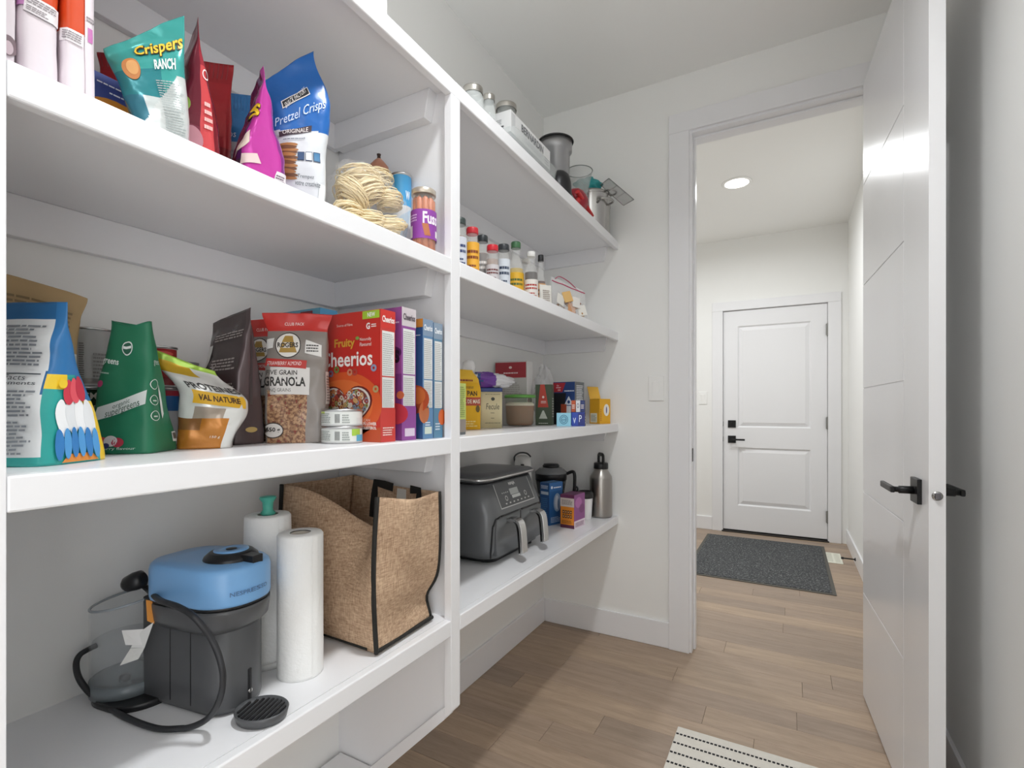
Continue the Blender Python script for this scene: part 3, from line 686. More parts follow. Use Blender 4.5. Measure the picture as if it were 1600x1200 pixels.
tg2 = [W2L(cm, onx(u, v, x)) for u, v, x in ((222, 985, 0.16), (240, 972, 0.172), (226, 1012, 0.165), (204, 1012, 0.15))]
tg3 = [W2L(cm, onx(u, v, x)) for u, v, x in ((204, 1013, 0.150), (226, 1012, 0.165), (216, 1030, 0.16), (187, 1040, 0.145))]
tg4 = [W2L(cm, onx(u, v, x)) for u, v, x in ((190, 985, 0.142), (224, 983, 0.160), (222, 1008, 0.162), (196, 1008, 0.145))]
lm = MB()
for q, c in ((tg, '#d08a3a'), (tg2, '#d5d5d2'), (tg3, '#cfcfcb'), (tg4, '#dedddb')):
    off = (W2L(cm, CAM) - q[0]).normalized() * 0.0006
    lm.add([p + off for p in q] + [p - off for p in q], [(0, 1, 2, 3), (7, 6, 5, 4), (0, 1, 5, 4), (1, 2, 6, 5), (2, 3, 7, 6), (3, 0, 4, 7)], c)
obj('warning_tag', lm, PAPER, cord)

dt = thing('drip_tray', 'loose black oval drip tray with slotted grid lying before the coffee machine', 'drip tray', (*onz(409, 1121, ZC).xy, ZC), R(110))
obj('tray', MB().lathe([(0.030, 0.0), (0.042, 0.002), (0.0455, 0.016), (0.0435, 0.018), (0.040, 0.013), (0, 0.013)], 40, sx=0.86, sy=1.0, cap=True), GREY_M, dt)
for i in range(-4, 5):
    y = i * 0.0085; L_ = 0.86 * math.sqrt(max(0, 0.039 ** 2 - y * y))
    obj('slat', MB().box(-L_, L_, y - 0.0022, y + 0.0022, 0.0125, 0.0160), BLACK_PLASTIC, dt, bevel=0.0008, seg=1)

def paper_roll(name, label, x, y, z, r, h, flare=0.0, rin=0.02):
    t = thing(name, label, 'paper towel', (x, y, z), 0, 'paper towel rolls')
    m = MB(); n = 56
    prof = [(rin, 0.0), (r + flare, 0.0), (r + flare * 0.9, 0.006), (r + flare * 0.45, h * 0.5), (r, h - 0.004), (r - 0.003, h), (rin, h)]
    m.lathe(prof, n, cap=False)
    m.v = [(p[0] + 0.0008 * noise.noise(Vector((p[0] * 90, p[1] * 90, p[2] * 14))), p[1] + 0.0008 * noise.noise(Vector((p[1] * 90, p[2] * 14, p[0] * 90))), p[2]) for p in m.v]
    obj('towel', m, TOWEL, t)
    obj('loose_edge', MB().grid(lambda a, b: Vector(((r + flare * (1 - b) + 0.0012) * math.cos(-0.15 + a * 0.25), (r + flare * (1 - b) + 0.0012 + 0.001 * (1 - a)) * math.sin(-0.15 + a * 0.25), 0.002 + b * (h - 0.006))), 4, 12), TOWEL, t)
    obj('core', MB().lathe([(rin, 0.002), (rin - 0.0012, 0.002), (rin - 0.0012, h - 0.002), (rin, h - 0.002)], 30, cap=False), M('cardboard_core', '#b9b2a6', 0.9), t)
    return t
TOWEL = M('quilted_paper', '#eeeeec', 0.9, var=0.02, bump=0.8, bscale=90)
paper_roll('paper_towel_roll', 'bare upright paper towel roll before the jute bag', 0.293, 0.690, ZC, 0.0440, 0.285)
ph = thing('paper_towel_holder', 'upright paper towel holder with teal knob, holding the rear roll', 'holder', (0.192, 0.688, ZC))
TEAL = M('teal_plastic', '#4fb09c', 0.4)
obj('base', MB().lathe([(0.049, 0), (0.049, 0.010), (0.046, 0.014), (0, 0.014)], 40), M('white_holder_base', '#e2e2e0', 0.4), ph)
obj('post', MB().lathe([(0.008, 0.012), (0.008, 0.315)], 16), TEAL, ph)
obj('knob', MB().lathe([(0.009, 0.308), (0.016, 0.314), (0.010, 0.322), (0.011, 0.338), (0.017, 0.346), (0.016, 0.350), (0.0, 0.351)], 24), TEAL, ph)
paper_roll('paper_towel_roll', 'paper towel roll slipped over the holder with teal knob', 0.192, 0.688, ZC + 0.0144, 0.0455, 0.298, 0.006)

# jute shopping bag
def burlap():
    m = bpy.data.materials.new('jute_burlap'); m.use_nodes = True; N, L = m.node_tree.nodes, m.node_tree.links; b = bsdf(m)
    tc = N.new('ShaderNodeTexCoord'); fs = []
    for sc in ((60, 60, 420), (420, 420, 60)):                       # short fibres along and across
        mp = N.new('ShaderNodeMapping'); mp.inputs['Scale'].default_value = sc; L.new(tc.outputs['Object'], mp.inputs['Vector'])
        n = N.new('ShaderNodeTexNoise'); n.inputs['Scale'].default_value = 1.0; n.inputs['Detail'].default_value = 2; L.new(mp.outputs[0], n.inputs['Vector']); fs.append(n)
    a = N.new('ShaderNodeMath'); a.operation = 'ADD'; L.new(fs[0].outputs['Fac'], a.inputs[0]); L.new(fs[1].outputs['Fac'], a.inputs[1])
    n = N.new('ShaderNodeTexNoise'); n.inputs['Scale'].default_value = 14; n.inputs['Detail'].default_value = 3; L.new(tc.outputs['Object'], n.inputs['Vector'])
    a2 = N.new('ShaderNodeMath'); a2.operation = 'MULTIPLY_ADD'; a2.inputs[1].default_value = 0.35; L.new(n.outputs['Fac'], a2.inputs[0]); L.new(a.outputs[0], a2.inputs[2])
    r = N.new('ShaderNodeValToRGB'); e = r.color_ramp.elements; e[0].position = 0.82; e[0].color = (*srgb('#94755c'), 1); e[1].position = 1.0; e[1].color = (*srgb('#d3b698'), 1)
    r.color_ramp.elements[0].position = 0.70; mr = N.new('ShaderNodeMapRange'); mr.inputs['From Min'].default_value = 0.75; mr.inputs['From Max'].default_value = 1.6
    r.color_ramp.elements[0].position = 0.1; r.color_ramp.elements[1].position = 0.9
    L.new(a2.outputs[0], mr.inputs['Value']); L.new(mr.outputs[0], r.inputs['Fac']); L.new(r.outputs[0], b.inputs['Base Color']); b.inputs['Roughness'].default_value = 0.95
    k = N.new('ShaderNodeBump'); k.inputs['Strength'].default_value = 0.5; k.inputs['Distance'].default_value = 0.001; L.new(a.outputs[0], k.inputs['Height']); L.new(k.outputs['Normal'], b.inputs['Normal'])
    return m
JUTE = burlap()
BIND = M('black_cotton_binding', '#23221f', 0.85, var=0.15, scale=120)
jb = thing('jute_shopping_bag', 'natural jute shopping bag with black edge binding standing open', 'bag', (0, 0, 0))
zb = ZC + 0.0056
FL0, FL1 = Vector((0.384, 0.812, zb)), Vector((0.392, 0.806, zpx(777, 0.392, 0.806)))          # front-left edge, bottom and top
FR0, FR1 = Vector((0.376, 1.016, zb)), Vector((0.388, 1.030, zpx(768, 0.388, 1.030)))
BL0, BL1 = Vector((0.060, 0.822, zb)), Vector((0.100, 0.790, zpx(757, 0.100, 0.790)))
BR0, BR1 = Vector((0.055, 1.016, zb)), Vector((0.085, 1.028, zpx(742, 0.085, 1.028)))
def edge(a, b, bow):
    return lambda t: a.lerp(b, t) + bow(t)
eFL = edge(FL0, FL1, lambda t: Vector((0.0, -0.010 * math.sin(math.pi * t), 0)))
eFR = edge(FR0, FR1, lambda t: Vector((-0.028 * math.exp(-((t - 0.16) / 0.12) ** 2) + 0.006 * math.sin(math.pi * t), 0.006 * math.sin(math.pi * t), 0)))
eBL = edge(BL0, BL1, lambda t: Vector((0.0, -0.006 * math.sin(math.pi * t), 0)))
eBR = edge(BR0, BR1, lambda t: Vector((0, 0.002, 0)))
def panel(e0, e1, bulge, dip, dirv, crease=0.0, seed=0):
    def f(a, b):
        p = e0(b).lerp(e1(b), a); k = math.sin(math.pi * a)
        p = p + dirv * (bulge(a, b) * k) + Vector((0, 0, -1)) * (dip * k ** 1.4 * max(0, b - 0.2) * b)
        n_ = noise.noise(Vector((p.x * 9 + seed, p.y * 9, p.z * 9))); return p + dirv * (n_ * 0.006 * min(1, 4 * b))
    return f
fr = panel(eFL, eFR, lambda a, b: 0.004 - 0.016 * math.exp(-(((b - 0.30 - 0.25 * (1 - a)) / 0.10) ** 2)) * a + 0.010 * math.exp(-((a - 0.42) / 0.2) ** 2) * b, 0.012, Vector((1, 0, 0)), 0, 1)
def lf(a, b):
    p = eBL(b).lerp(eFL(b), a); k = math.sin(math.pi * a ** 1.9); k0 = math.sin(math.pi * a)
    p = p + Vector((0, 1, 0)) * (0.095 * b ** 1.5 * k ** 1.3 - 0.030 * (1 - b) * b * 4 * 0.6 * k0) + Vector((0, 0, -0.095 * k ** 1.6 * b ** 2.2))
    return p + Vector((0, -1, 0)) * (noise.noise(Vector((p.x * 9 + 5, p.y * 9, p.z * 9))) * 0.006 * min(1, 4 * b))
bk = panel(eBL, eBR, lambda a, b: 0.01, 0.005, Vector((-1, 0, 0)), 0, 8)
rt = panel(eFR, eBR, lambda a, b: 0.004, 0.012, Vector((0, 1, 0)), 0, 12)
def cloth(name, f, n=(28, 30)):
    m = MB(); m.grid(f, *n); o = obj(name, m, JUTE, jb, fix=False)
    sol = o.modifiers.new('thickness', 'SOLIDIFY'); sol.thickness = 0.0016; sol.offset = 0
    return o
cloth('gusset', fr); cloth('side_panel', lf); cloth('gusset', bk); cloth('side_panel', rt)
cloth('base_panel', lambda a, b: FL0.lerp(FR0, a).lerp(BL0.lerp(BR0, a), b) + Vector((0, 0, 0.001)), (6, 6))
for e in (eFL, eFR, eBL): obj('edge_binding', MB().tube([e(i / 24) for i in range(25)], 0.0052, 8), BIND, jb)
obj('edge_binding', MB().tube([FL0.lerp(FR0, i / 12) + Vector((0.001, 0, 0.004)) for i in range(13)], 0.0048, 8), BIND, jb)
obj('edge_binding', MB().tube([Vector((lerp(BL0.x, FL0.x, i / 12), lerp(BL0.y, FL0.y, i / 12) - 0.0005, zb + 0.0035)) for i in range(12)], 0.0035, 8), BIND, jb)
def strap(name, f, pts, w, mat):
    """flat tape following a panel map, pts in panel coordinates"""
    m = MB(); P = [Vector((*p, 0)) for p in pts]; vs = []
    for i, p in enumerate(P):
        t = (P[min(i + 1, len(P) - 1)] - P[max(i - 1, 0)]).normalized(); n_ = Vector((-t.y, t.x, 0)) * w
        for s_ in (-1, 1):
            q = p + n_ * s_; vs.append(f(q.x, q.y) + Vector((0, -0.003, 0)))
    m.add(vs, [(2 * i, 2 * i + 1, 2 * i + 3, 2 * i + 2) for i in range(len(P) - 1)]); o = obj(name, m, mat, jb, fix=False)
    sol = o.modifiers.new('thickness', 'SOLIDIFY'); sol.thickness = 0.002
strap('handle', rt, [(0.72, 0.70), (0.72, 0.8), (0.72, 0.9), (0.72, 0.99), (0.62, 0.992), (0.52, 0.985)], 0.035, BIND)
strap('handle', rt, [(0.22, 0.82), (0.22, 0.9), (0.22, 0.99), (0.32, 0.992)], 0.035, BIND)
strap('care_label', rt, [(0.42, 0.90), (0.42, 0.94), (0.42, 0.985)], 0.05, M('white_label', '#d9d6cf', 0.8))

# ------------------------------------------------------------------ lower shelf, right bay
FRY = M('gunmetal_plastic', '#6c6e70', 0.33, 0.25, var=0.03)
FRY_D = M('fryer_black', '#18191b', 0.4)
CHROME = M('brushed_chrome', '#c9c9c8', 0.22, 1.0)
af = thing('air_fryer', 'grey two-drawer air fryer with steel-trimmed lid and chrome drawer handles', 'air fryer', (0.155, 1.640, ZC), R(90))    # local -Y faces the room
FW, FD, FHt = 0.410, 0.290, 0.300
def fsec(k, dy=0.0, w=FW, d=FD, r=0.055): return rrect(w * k, d * k, [r, r, 0.03, 0.03], 8, 0, dy)
obj('housing', loft(MB(), [(fsec(0.93), 0.022), (fsec(0.985), 0.05), (fsec(1.0), 0.12), (fsec(1.0, -0.0), 0.172), (rrect(FW * 1.0, FD - 0.012, [0.055, 0.055, 0.03, 0.03], 8, 0, 0.006), 0.20), (rrect(FW * 0.985, FD - 0.046, [0.055, 0.055, 0.03, 0.03], 8, 0, 0.022), 0.275)]), FRY, af)
obj('base_foot', loft(MB(), [(rrect(FW * 0.74, FD * 0.76, 0.04, 8), 0.0), (rrect(FW * 0.78, FD * 0.8, 0.04, 8), 0.008), (fsec(0.92), 0.024)]), FRY_D, af)
obj('vent_band', loft(MB(), [(rrect(FW * 0.97, FD - 0.052, 0.05, 8, 0, 0.024), 0.273), (rrect(FW * 0.97, FD - 0.052, 0.05, 8, 0, 0.024), 0.286)]), FRY_D, af)
lid = obj('lid', loft(MB(), [(rrect(FW * 1.0, FD - 0.035, 0.055, 8, 0, 0.018), 0.284), (rrect(FW * 1.01, FD - 0.03, 0.056, 8, 0, 0.016), 0.288), (rrect(FW * 1.01, FD - 0.03, 0.056, 8, 0, 0.016), 0.297), (rrect(FW * 0.985, FD - 0.045, 0.05, 8, 0, 0.016), 0.302), (rrect(FW * 0.6, FD * 0.5, 0.05, 8, 0, 0.016), 0.306)]), FRY, af)
obj('steel_rim', MB().tube([(x, y, 0.2925) for x, y in rrect(FW * 1.012, FD - 0.028, 0.056, 8, 0, 0.016)], 0.0048, 8, closed=True), CHROME, lid)
# front outline of the two drawers and their fronts
gap = MB(); gz0, gz1 = 0.030, 0.166
for sx in (-1, 1):
    q = [(sx * 0.188, gz0), (sx * 0.182, gz1 - 0.03), (sx * 0.172, gz1 - 0.006), (sx * 0.150, gz1), (0, gz1)]
    for (xa, za), (xb, zb_) in zip(q, q[1:]):
        def yy(x): 
            ex = max(0, abs(x) - (FW / 2 - 0.055)); return -FD / 2 + 0.055 - math.sqrt(max(0, 0.055 ** 2 - ex ** 2))
        gap.tube([(lerp(xa, xb, k / 6), yy(lerp(xa, xb, k / 6)) - 0.0005, lerp(za, zb_, k / 6)) for k in range(7)], 0.0032, 6)
gap.box(-0.003, 0.003, -FD / 2 - 0.001, -FD / 2 + 0.01, gz0, gz1)
obj('drawer_gap', gap, FRY_D, af)
for sx in (-1, 1):
    dr = obj('drawer', loft(MB(), [(rrect(0.172, 0.02, 0.004, 4, sx * 0.088, -FD / 2 + 0.0085), 0.036), (rrect(0.172, 0.02, 0.004, 4, sx * 0.088, -FD / 2 + 0.0085), 0.160)]), FRY, af)
    hx = sx * 0.088
    hp_ = [(hx, -FD / 2 - 0.000, 0.146), (hx, -FD / 2 - 0.028, 0.148), (hx, -FD / 2 - 0.046, 0.140), (hx, -FD / 2 - 0.054, 0.118), (hx, -FD / 2 - 0.058, 0.080), (hx, -FD / 2 - 0.061, 0.036)]
    m = MB(); w = 0.019
    for a_, b_ in ((0.0, 0.0), ):
        pass
    sp_ = smooth_path(hp_, 5); vs = []
    for i, p in enumerate(sp_):
        t_ = (sp_[min(i + 1, len(sp_) - 1)] - sp_[max(i - 1, 0)]).normalized(); n_ = Vector((1, 0, 0)).cross(t_).normalized()
        for (cx_, cn) in ((-w, -0.006), (w, -0.006), (w, 0.006), (-w, 0.006)): vs.append(p + Vector((cx_, 0, 0)) + n_ * cn)
    fs = []
    for i in range(len(sp_) - 1):
        for k in range(4): fs.append((4 * i + k, 4 * i + (k + 1) % 4, 4 * i + 4 + (k + 1) % 4, 4 * i + 4 + k))
    fs += [(0, 1, 2, 3), tuple(4 * (len(sp_) - 1) + k for k in range(4))]
    m.add(vs, fs); obj('handle', m, CHROME, dr, bevel=0.002)
    m2 = MB(); vs2 = [(p.x + s_ * w * 0.8, p.y + 0.0075, p.z - 0.004) for p in sp_[6:] for s_ in (-1, 1)]
    m2.add(vs2 + [(x, y + 0.006, z) for x, y, z in vs2], [(2 * i, 2 * i + 1, 2 * i + 3, 2 * i + 2) for i in range(len(vs2) // 2 - 1)] + [(len(vs2) + 2 * i, len(vs2) + 2 * i + 1, len(vs2) + 2 * i + 3, len(vs2) + 2 * i + 2) for i in range(len(vs2) // 2 - 1)])
    obj('handle_liner', m2, FRY_D, dr)
def panel_face(a, b, o):
    z = lerp(0.185, 0.272, b); y = interp([(0.172, -FD / 2), (0.20, -FD / 2 + 0.012), (0.275, -FD / 2 + 0.0455)], z) if False else (lerp(-FD / 2, -FD / 2 + 0.012, (z - 0.172) / 0.028) if z < 0.2 else lerp(-FD / 2 + 0.012, -FD / 2 + 0.045, (z - 0.2) / 0.075))
    return Vector((lerp(-0.13, 0.13, a), y - 0.0012 - o, z))
cp_ = Print(panel_face)
cp_.rect(0.0, 0.02, 1.0, 0.98, '#cfd0cf', 0); cp_.rect(0.012, 0.055, 0.988, 0.99, '#4d4f51', 1)
cp_.rect(0.36, 0.44, 0.60, 0.68, '#a9adac', 2); cp_.rect(0.38, 0.30, 0.62, 0.42, '#c6c9c7', 2)
cp_.text('NINJA', 0.40, 0.78, 0.58, 0.93, '#e6e6e4', bold=0.02)
for a_ in (0.22, 0.78): cp_.ring(a_, 0.36, 0.035, 0.1, '#d4d5d4', 0.25, 2)
for i in range(7): cp_.rect(0.15 + i * 0.11, 0.14, 0.19 + i * 0.11, 0.19, '#c9cac9', 2, (1, 1))
for i in range(4): cp_.rect(0.14 + i * 0.05, 0.56, 0.165 + i * 0.05, 0.60, '#b9bab9', 2, (1, 1))
cp_.build(af, 'control_panel', label='control panel with two displays and pale icons')
obj('side_foot', MB().lathe([(0.014, 0), (0.014, 0.03)], 12), FRY_D, af, loc=(0.15, -0.10, 0.0))

bx_ = ypx(716, 0.16)
bp = thing('black_saucepan', 'small black saucepan half hidden behind the grey air fryer', 'pan', (0.085, 1.30, ZC))
obj('pan_body', MB().lathe([(0.070, 0), (0.078, 0.01), (0.082, 0.10), (0.080, 0.102), (0.076, 0.02), (0, 0.016)], 36), BLACK, bp)
obj('lid', MB().lathe([(0.084, 0.100), (0.084, 0.106), (0.06, 0.130), (0.0, 0.14)], 36), BLACK, bp)
obj('knob', MB().lathe([(0.008, 0.135), (0.008, 0.155), (0.019, 0.165), (0.016, 0.176), (0, 0.178)], 20), BLACK_PLASTIC, bp)

wx, wy = 0.060, ypx(817, 0.060)
wa = thing('white_kettle', 'white rounded appliance with grey handle loop behind the air fryer', 'kettle', (wx, wy, ZC))
obj('body', MB().lathe([(0.046, 0), (0.048, 0.02), (0.044, 0.20), (0.040, 0.285), (0.034, 0.305), (0.015, 0.315), (0, 0.316)], 32), M('gloss_white_plastic', '#dededb', 0.2), wa)
obj('handle', MB().tube(smooth_path([(-0.040, 0.0, 0.270), (-0.046, 0, 0.305), (-0.02, 0, 0.326), (0.02, 0, 0.326), (0.042, 0, 0.310)], 6), 0.004, 8), DARK_GREY, wa)
obj('lid_label', MB().box(0.012, 0.026, -0.0455, -0.038, 0.268, 0.278), BLACK_PLASTIC, wa)

px_, py_ = 0.128, ypx(861, 0.128)
fp = thing('food_processor', 'small food processor with smoky bowl, black base and grey lid', 'food processor', (px_, py_, ZC), R(-10))
obj('base', MB().lathe([(0.075, 0), (0.078, 0.01), (0.070, 0.085), (0.058, 0.10)], 36), BLACK_PLASTIC, fp)
obj('bowl', MB().lathe([(0.056, 0.10), (0.066, 0.115), (0.076, 0.185), (0.074, 0.185), (0.064, 0.118), (0.0, 0.105)], 36, cap=False), clear_film('smoky_bowl', '#4a4d50', 0.6, 0.08), fp)
obj('collar', MB().lathe([(0.078, 0.183), (0.079, 0.21), (0.074, 0.222)], 36), BLACK_PLASTIC, fp)
obj('lid', MB().lathe([(0.080, 0.215), (0.080, 0.222), (0.056, 0.243), (0.034, 0.247), (0, 0.247)], 36), M('translucent_grey_lid', '#8f9193', 0.15, trans=0.25), fp)
obj('lid_cap', MB().lathe([(0.040, 0.245), (0.043, 0.252), (0.036, 0.262), (0, 0.263)], 30), BLACK_PLASTIC, fp)
obj('handle', MB().tube(smooth_path([(0.07, 0.03, 0.115), (0.105, 0.04, 0.12), (0.112, 0.042, 0.17), (0.108, 0.04, 0.225), (0.074, 0.03, 0.215)], 6), 0.008, 10), BLACK_PLASTIC, fp)

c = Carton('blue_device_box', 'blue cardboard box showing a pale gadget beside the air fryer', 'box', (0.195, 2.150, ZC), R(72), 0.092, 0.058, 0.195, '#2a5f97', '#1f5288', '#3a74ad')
c.front.rect(0, 0.80, 1, 1, '#2f6aa8', 1).fine(0.32, 0.865, 0.9, 0.92, 1, '#e8eef5').ell(0.18, 0.89, 0.07, 0.035, '#e8eef5', 2)
c.front.ell(0.58, 0.52, 0.27, 0.22, '#9fb6cc', 2).ell(0.56, 0.52, 0.14, 0.17, '#dbe3ea', 3).ell(0.68, 0.48, 0.08, 0.13, '#6f8dab', 4).fine(0.1, 0.06, 0.8, 0.2, 4, '#b9cde2')
c.left.rect(0, 0, 1, 1, '#1f4f86', 0).fine(0.12, 0.86, 0.9, 0.95, 3, '#cfdcec').rect(0.1, 0.72, 0.9, 0.79, '#b8c4d4', 1).fine(0.12, 0.1, 0.85, 0.66, 12, '#3f74ad')
c.done()
c = Carton('purple_tea_box', 'purple and orange carton with dark pictograms before the white cup', 'box', (0.302, 2.150, ZC), R(-6), 0.070, 0.105, 0.150, '#e08a2c', '#8d4a86', '#7c3f72')
c.front.rect(0, 0, 1, 0.10, '#5c2b46', 1).rect(0, 0.90, 1, 1, '#6a3156', 1).rect(0, 0.64, 1, 0.90, '#d9cdc6', 1).fine(0.1, 0.70, 0.9, 0.86, 5, '#8a7d78')
for i in range(4):
    for j in range(2): c.front.rect(0.16 + 0.18 * i, 0.30 + 0.13 * j, 0.30 + 0.18 * i, 0.40 + 0.13 * j, '#3a2321', 2).ell(0.23 + 0.18 * i, 0.35 + 0.13 * j, 0.035, 0.025, '#e6b27a', 3)
c.front.fine(0.1, 0.14, 0.9, 0.24, 3, '#8a5118')
c.right.rect(0, 0, 1, 1, '#8d4a86', 0).ell(0.4, 0.75, 0.3, 0.16, '#b06aa5', 1).ell(0.7, 0.55, 0.25, 0.14, '#7a3a72', 1).rect(0, 0.0, 1, 0.22, '#e2d3dc', 1).fine(0.1, 0.04, 0.9, 0.18, 4, '#7b4a70')
c.done()
cx_, cy_ = 0.296, ypx(914, 0.296)
cu_ = thing('travel_cup', 'white travel cup with black lid between purple carton and steel bottle', 'cup', (cx_, cy_, ZC))
obj('cup_body', MB().lathe([(0.030, 0), (0.032, 0.003), (0.038, 0.105), (0.037, 0.108)], 32), M('cup_white', '#e6e6e6', 0.35), cu_)
obj('lid', MB().lathe([(0.039, 0.102), (0.0405, 0.104), (0.0405, 0.122), (0.036, 0.134), (0.030, 0.135), (0.028, 0.130), (0, 0.129)], 32), BLACK_PLASTIC, cu_)
bt = thing('steel_water_bottle', 'brushed stainless water bottle with black loop cap at the shelf end', 'bottle', (0.347, 2.414, ZC), R(-50))
BS = M('brushed_bottle_steel', '#a9a5a0', 0.3, 1.0, bump=0.05, bscale=500)
obj('bottle_body', MB().lathe([(0.050, 0), (0.0545, 0.003), (0.0555, 0.010), (0.0555, 0.190), (0.054, 0.200), (0.036, 0.228), (0.034, 0.232), (0.034, 0.240)], 48), BS, bt)
obj('cap', MB().lathe([(0.035, 0.238), (0.036, 0.240), (0.0355, 0.262), (0.033, 0.268), (0, 0.268)], 36), BLACK_PLASTIC, bt)
obj('loop_handle', MB().tube(smooth_path([(-0.029, 0, 0.262), (-0.031, 0, 0.292), (-0.026, 0, 0.307), (0, 0, 0.309), (0.026, 0, 0.307), (0.031, 0, 0.292), (0.029, 0, 0.262)], 6), 0.0062, 10, flat=1.5), BLACK_PLASTIC, bt)
ck = thing('appliance_cord', 'dark grey power cord lying behind the cup and steel bottle', 'cord', (0, 0, 0))
obj('cord', MB().tube(smooth_path([(0.235, 2.34, ZC + 0.13), (0.22, 2.38, ZC + 0.145), (0.22, 2.42, ZC + 0.12), (0.16, 2.44, ZC + 0.05), (0.12, 2.44, ZC + 0.010), (0.10, 2.435, ZC + 0.010), (0.06, 2.43, ZC + 0.012)], 8), 0.0045, 8), DARK_GREY, ck)
# ------------------------------------------------------------------ middle shelf, left bay
zB = ZB
# white and blue pouch with a parrot
def paint(side, a, t):
    if side == 'front': return '#1f5f91' if t > 0.90 or (a > 0.80 and t > 0.42) else ('#2a9d96' if t < 0.05 or (a > 0.86) else '#d9dbdb')
    if side == 'right':
        if t > 0.56: return '#2a6fa8'
        if a > 0.62 - 0.9 * t: return '#e9c52f' if t < 0.40 else '#2a6fa8'
        return '#e9c52f' if (t > 0.46 and a < -0.2) else '#2a9d96'
    return '#1f5f91'
b = Bag('snack_pouch', 'white-backed blue and teal pouch with a parrot on its side by the left upright', 'pouch', (0.266, 0.291, zB), R(28), 0.112, 0.216, 0.115, paint=paint, gusset=True,
        Tp=[(0, 1), (0.3, 0.86), (0.7, 0.34), (0.92, 0.05), (1, 0.03)], Ep=[(0, 5), (0.5, 3.5), (1, 2.5)], yo=[(0, 0), (1, -0.02)], Wp=[(0, 1), (0.5, 0.95), (1, 1)], amp=0.003, seed=1, mat=FILM)
for i in range(4): b.right.ell(0.30 + 0.13 * i, 0.30 - 0.012 * abs(i - 1.5), 0.085, 0.120, '#dfe2e4' if i % 2 else '#eceeef', 2 + i)
for i in range(3): b.right.ell(0.40 + 0.11 * i, 0.445 + 0.012 * i, 0.085, 0.080, ('#c8374a', '#d9525f', '#b92f44')[i], 6 + i)
b.right.ell(0.30, 0.50, 0.07, 0.03, '#e9c52f', 9)
for i in range(6): b.right.ell(0.22 + 0.10 * i, 0.135 - 0.006 * abs(i - 2.5), 0.052, 0.095, '#4b95cf' if i % 2 else '#2f78b8', 7 + i)
b.right.quad([(0.25, 0.01), (0.75, 0.01), (0.66, 0.06), (0.34, 0.06)], '#d98a3a', 3)
b.front.fine(0.10, 0.60, 0.86, 0.86, 11, '#7d8288').rect(0.1, 0.545, 0.86, 0.552, '#3b4148', 2).text('Food Facts', 0.16, 0.51, 0.72, 0.54, '#33383e').text('Supplements', 0.22, 0.475, 0.84, 0.505, '#33383e').fine(0.12, 0.30, 0.86, 0.46, 7, '#7d8288').fine(0.12, 0.07, 0.86, 0.28, 9, '#8a8f95')
b.done()
# brown kraft bag
def paint(side, a, t): return '#a58a63' if not (side == 'front' and a > 0.62 and t < 0.62) else '#c9c6bd'
b = Bag('kraft_pouch', 'tall brown kraft pouch with a white facts panel behind the parrot pouch', 'pouch', (0.132, 0.304, zB), R(74), 0.150, 0.272, 0.062, paint=paint, mat=PAPER,
        Wp=[(0, 0.98), (0.6, 0.96), (0.85, 1.0), (1, 1.12)], zt=lambda a, t: -0.014 * a - 0.006 * a * a, yo=[(0, 0), (0.7, 0), (1, -0.02)], amp=0.004, seed=2, seal='#b3402f')
b.front.fine(0.38, 0.78, 0.95, 0.92, 5, '#7b6444').fine(0.62, 0.64, 0.80, 0.70, 2, '#e2d6bf').ring(0.72, 0.54, 0.08, 0.05, '#e2d6bf', 0.12).fine(0.66, 0.44, 0.78, 0.50, 2, '#b9434a').fine(0.83, 0.06, 0.985, 0.60, 24, '#8e8b82')
b.done()
# stacked cans behind the green bag
t, p = can('tall_fruit_can', 'dark green pie filling can under a grey can behind the green pouch', 0.060, 0.424, zB, 0.046, 0.112, [(0, '#8f4a24'), (0.34, '#24402f')], group=None)
p.text('E.D.SMITH', 0.32, 0.80, 0.72, 0.91, '#e6e3d8', bold=0.02).text('REPUREE', 0.34, 0.62, 0.68, 0.71, '#cfcabd').text('CITROUILLE', 0.34, 0.50, 0.68, 0.58, '#cfcabd').ell(0.42, 0.2, 0.10, 0.16, '#b5552a', 2).ell(0.56, 0.18, 0.09, 0.14, '#d08a3a', 3).ell(0.36, 0.12, 0.06, 0.1, '#7a2c22', 3); p.build(t)
t, p = can('plain_tin_can', 'grey tin can with upright barcode stacked on the dark green can', 0.060, 0.424, zB + 0.1125, 0.037, 0.104, [(0, '#8e8682'), (0.10, '#b9b9b8')])
p.fine(0.40, 0.15, 0.46, 0.75, 16, '#6d6a68').fine(0.55, 0.1, 0.75, 0.6, 8, '#8a8886'); p.build(t)
# green super-greens pouch
def paint(side, a, t): return '#1f7352'
b = Bag('green_powder_pouch', 'dark green gusseted powder pouch with white slanted label, torn open at the top', 'pouch', (0.180, 0.440, zB), R(38), 0.098, 0.218, 0.100, paint=paint, gusset=True, mat=FILM_MATTE,
        Wp=[(0, 1.06), (0.5, 0.84), (1, 0.60)], Tp=[(0, 1.0), (0.4, 0.66), (0.8, 0.30), (1, 0.16)], Ep=[(0, 8), (0.6, 6), (1, 4)], zt=lambda a, t: 0.012 * (abs(a) - 0.5), amp=0.0035, seed=3)
b.front.ell(0.52, 0.82, 0.12, 0.055, '#e8ece8', 2).ell(0.52, 0.82, 0.10, 0.045, '#2b5f49', 3).rect(0.43, 0.815, 0.61, 0.835, '#e8ece8', 4).text('greens', 0.02, 0.665, 0.34, 0.715, '#e2ebe5', bold=0.02).fine(0.02, 0.6, 0.22, 0.62, 1, '#bcd3c6')
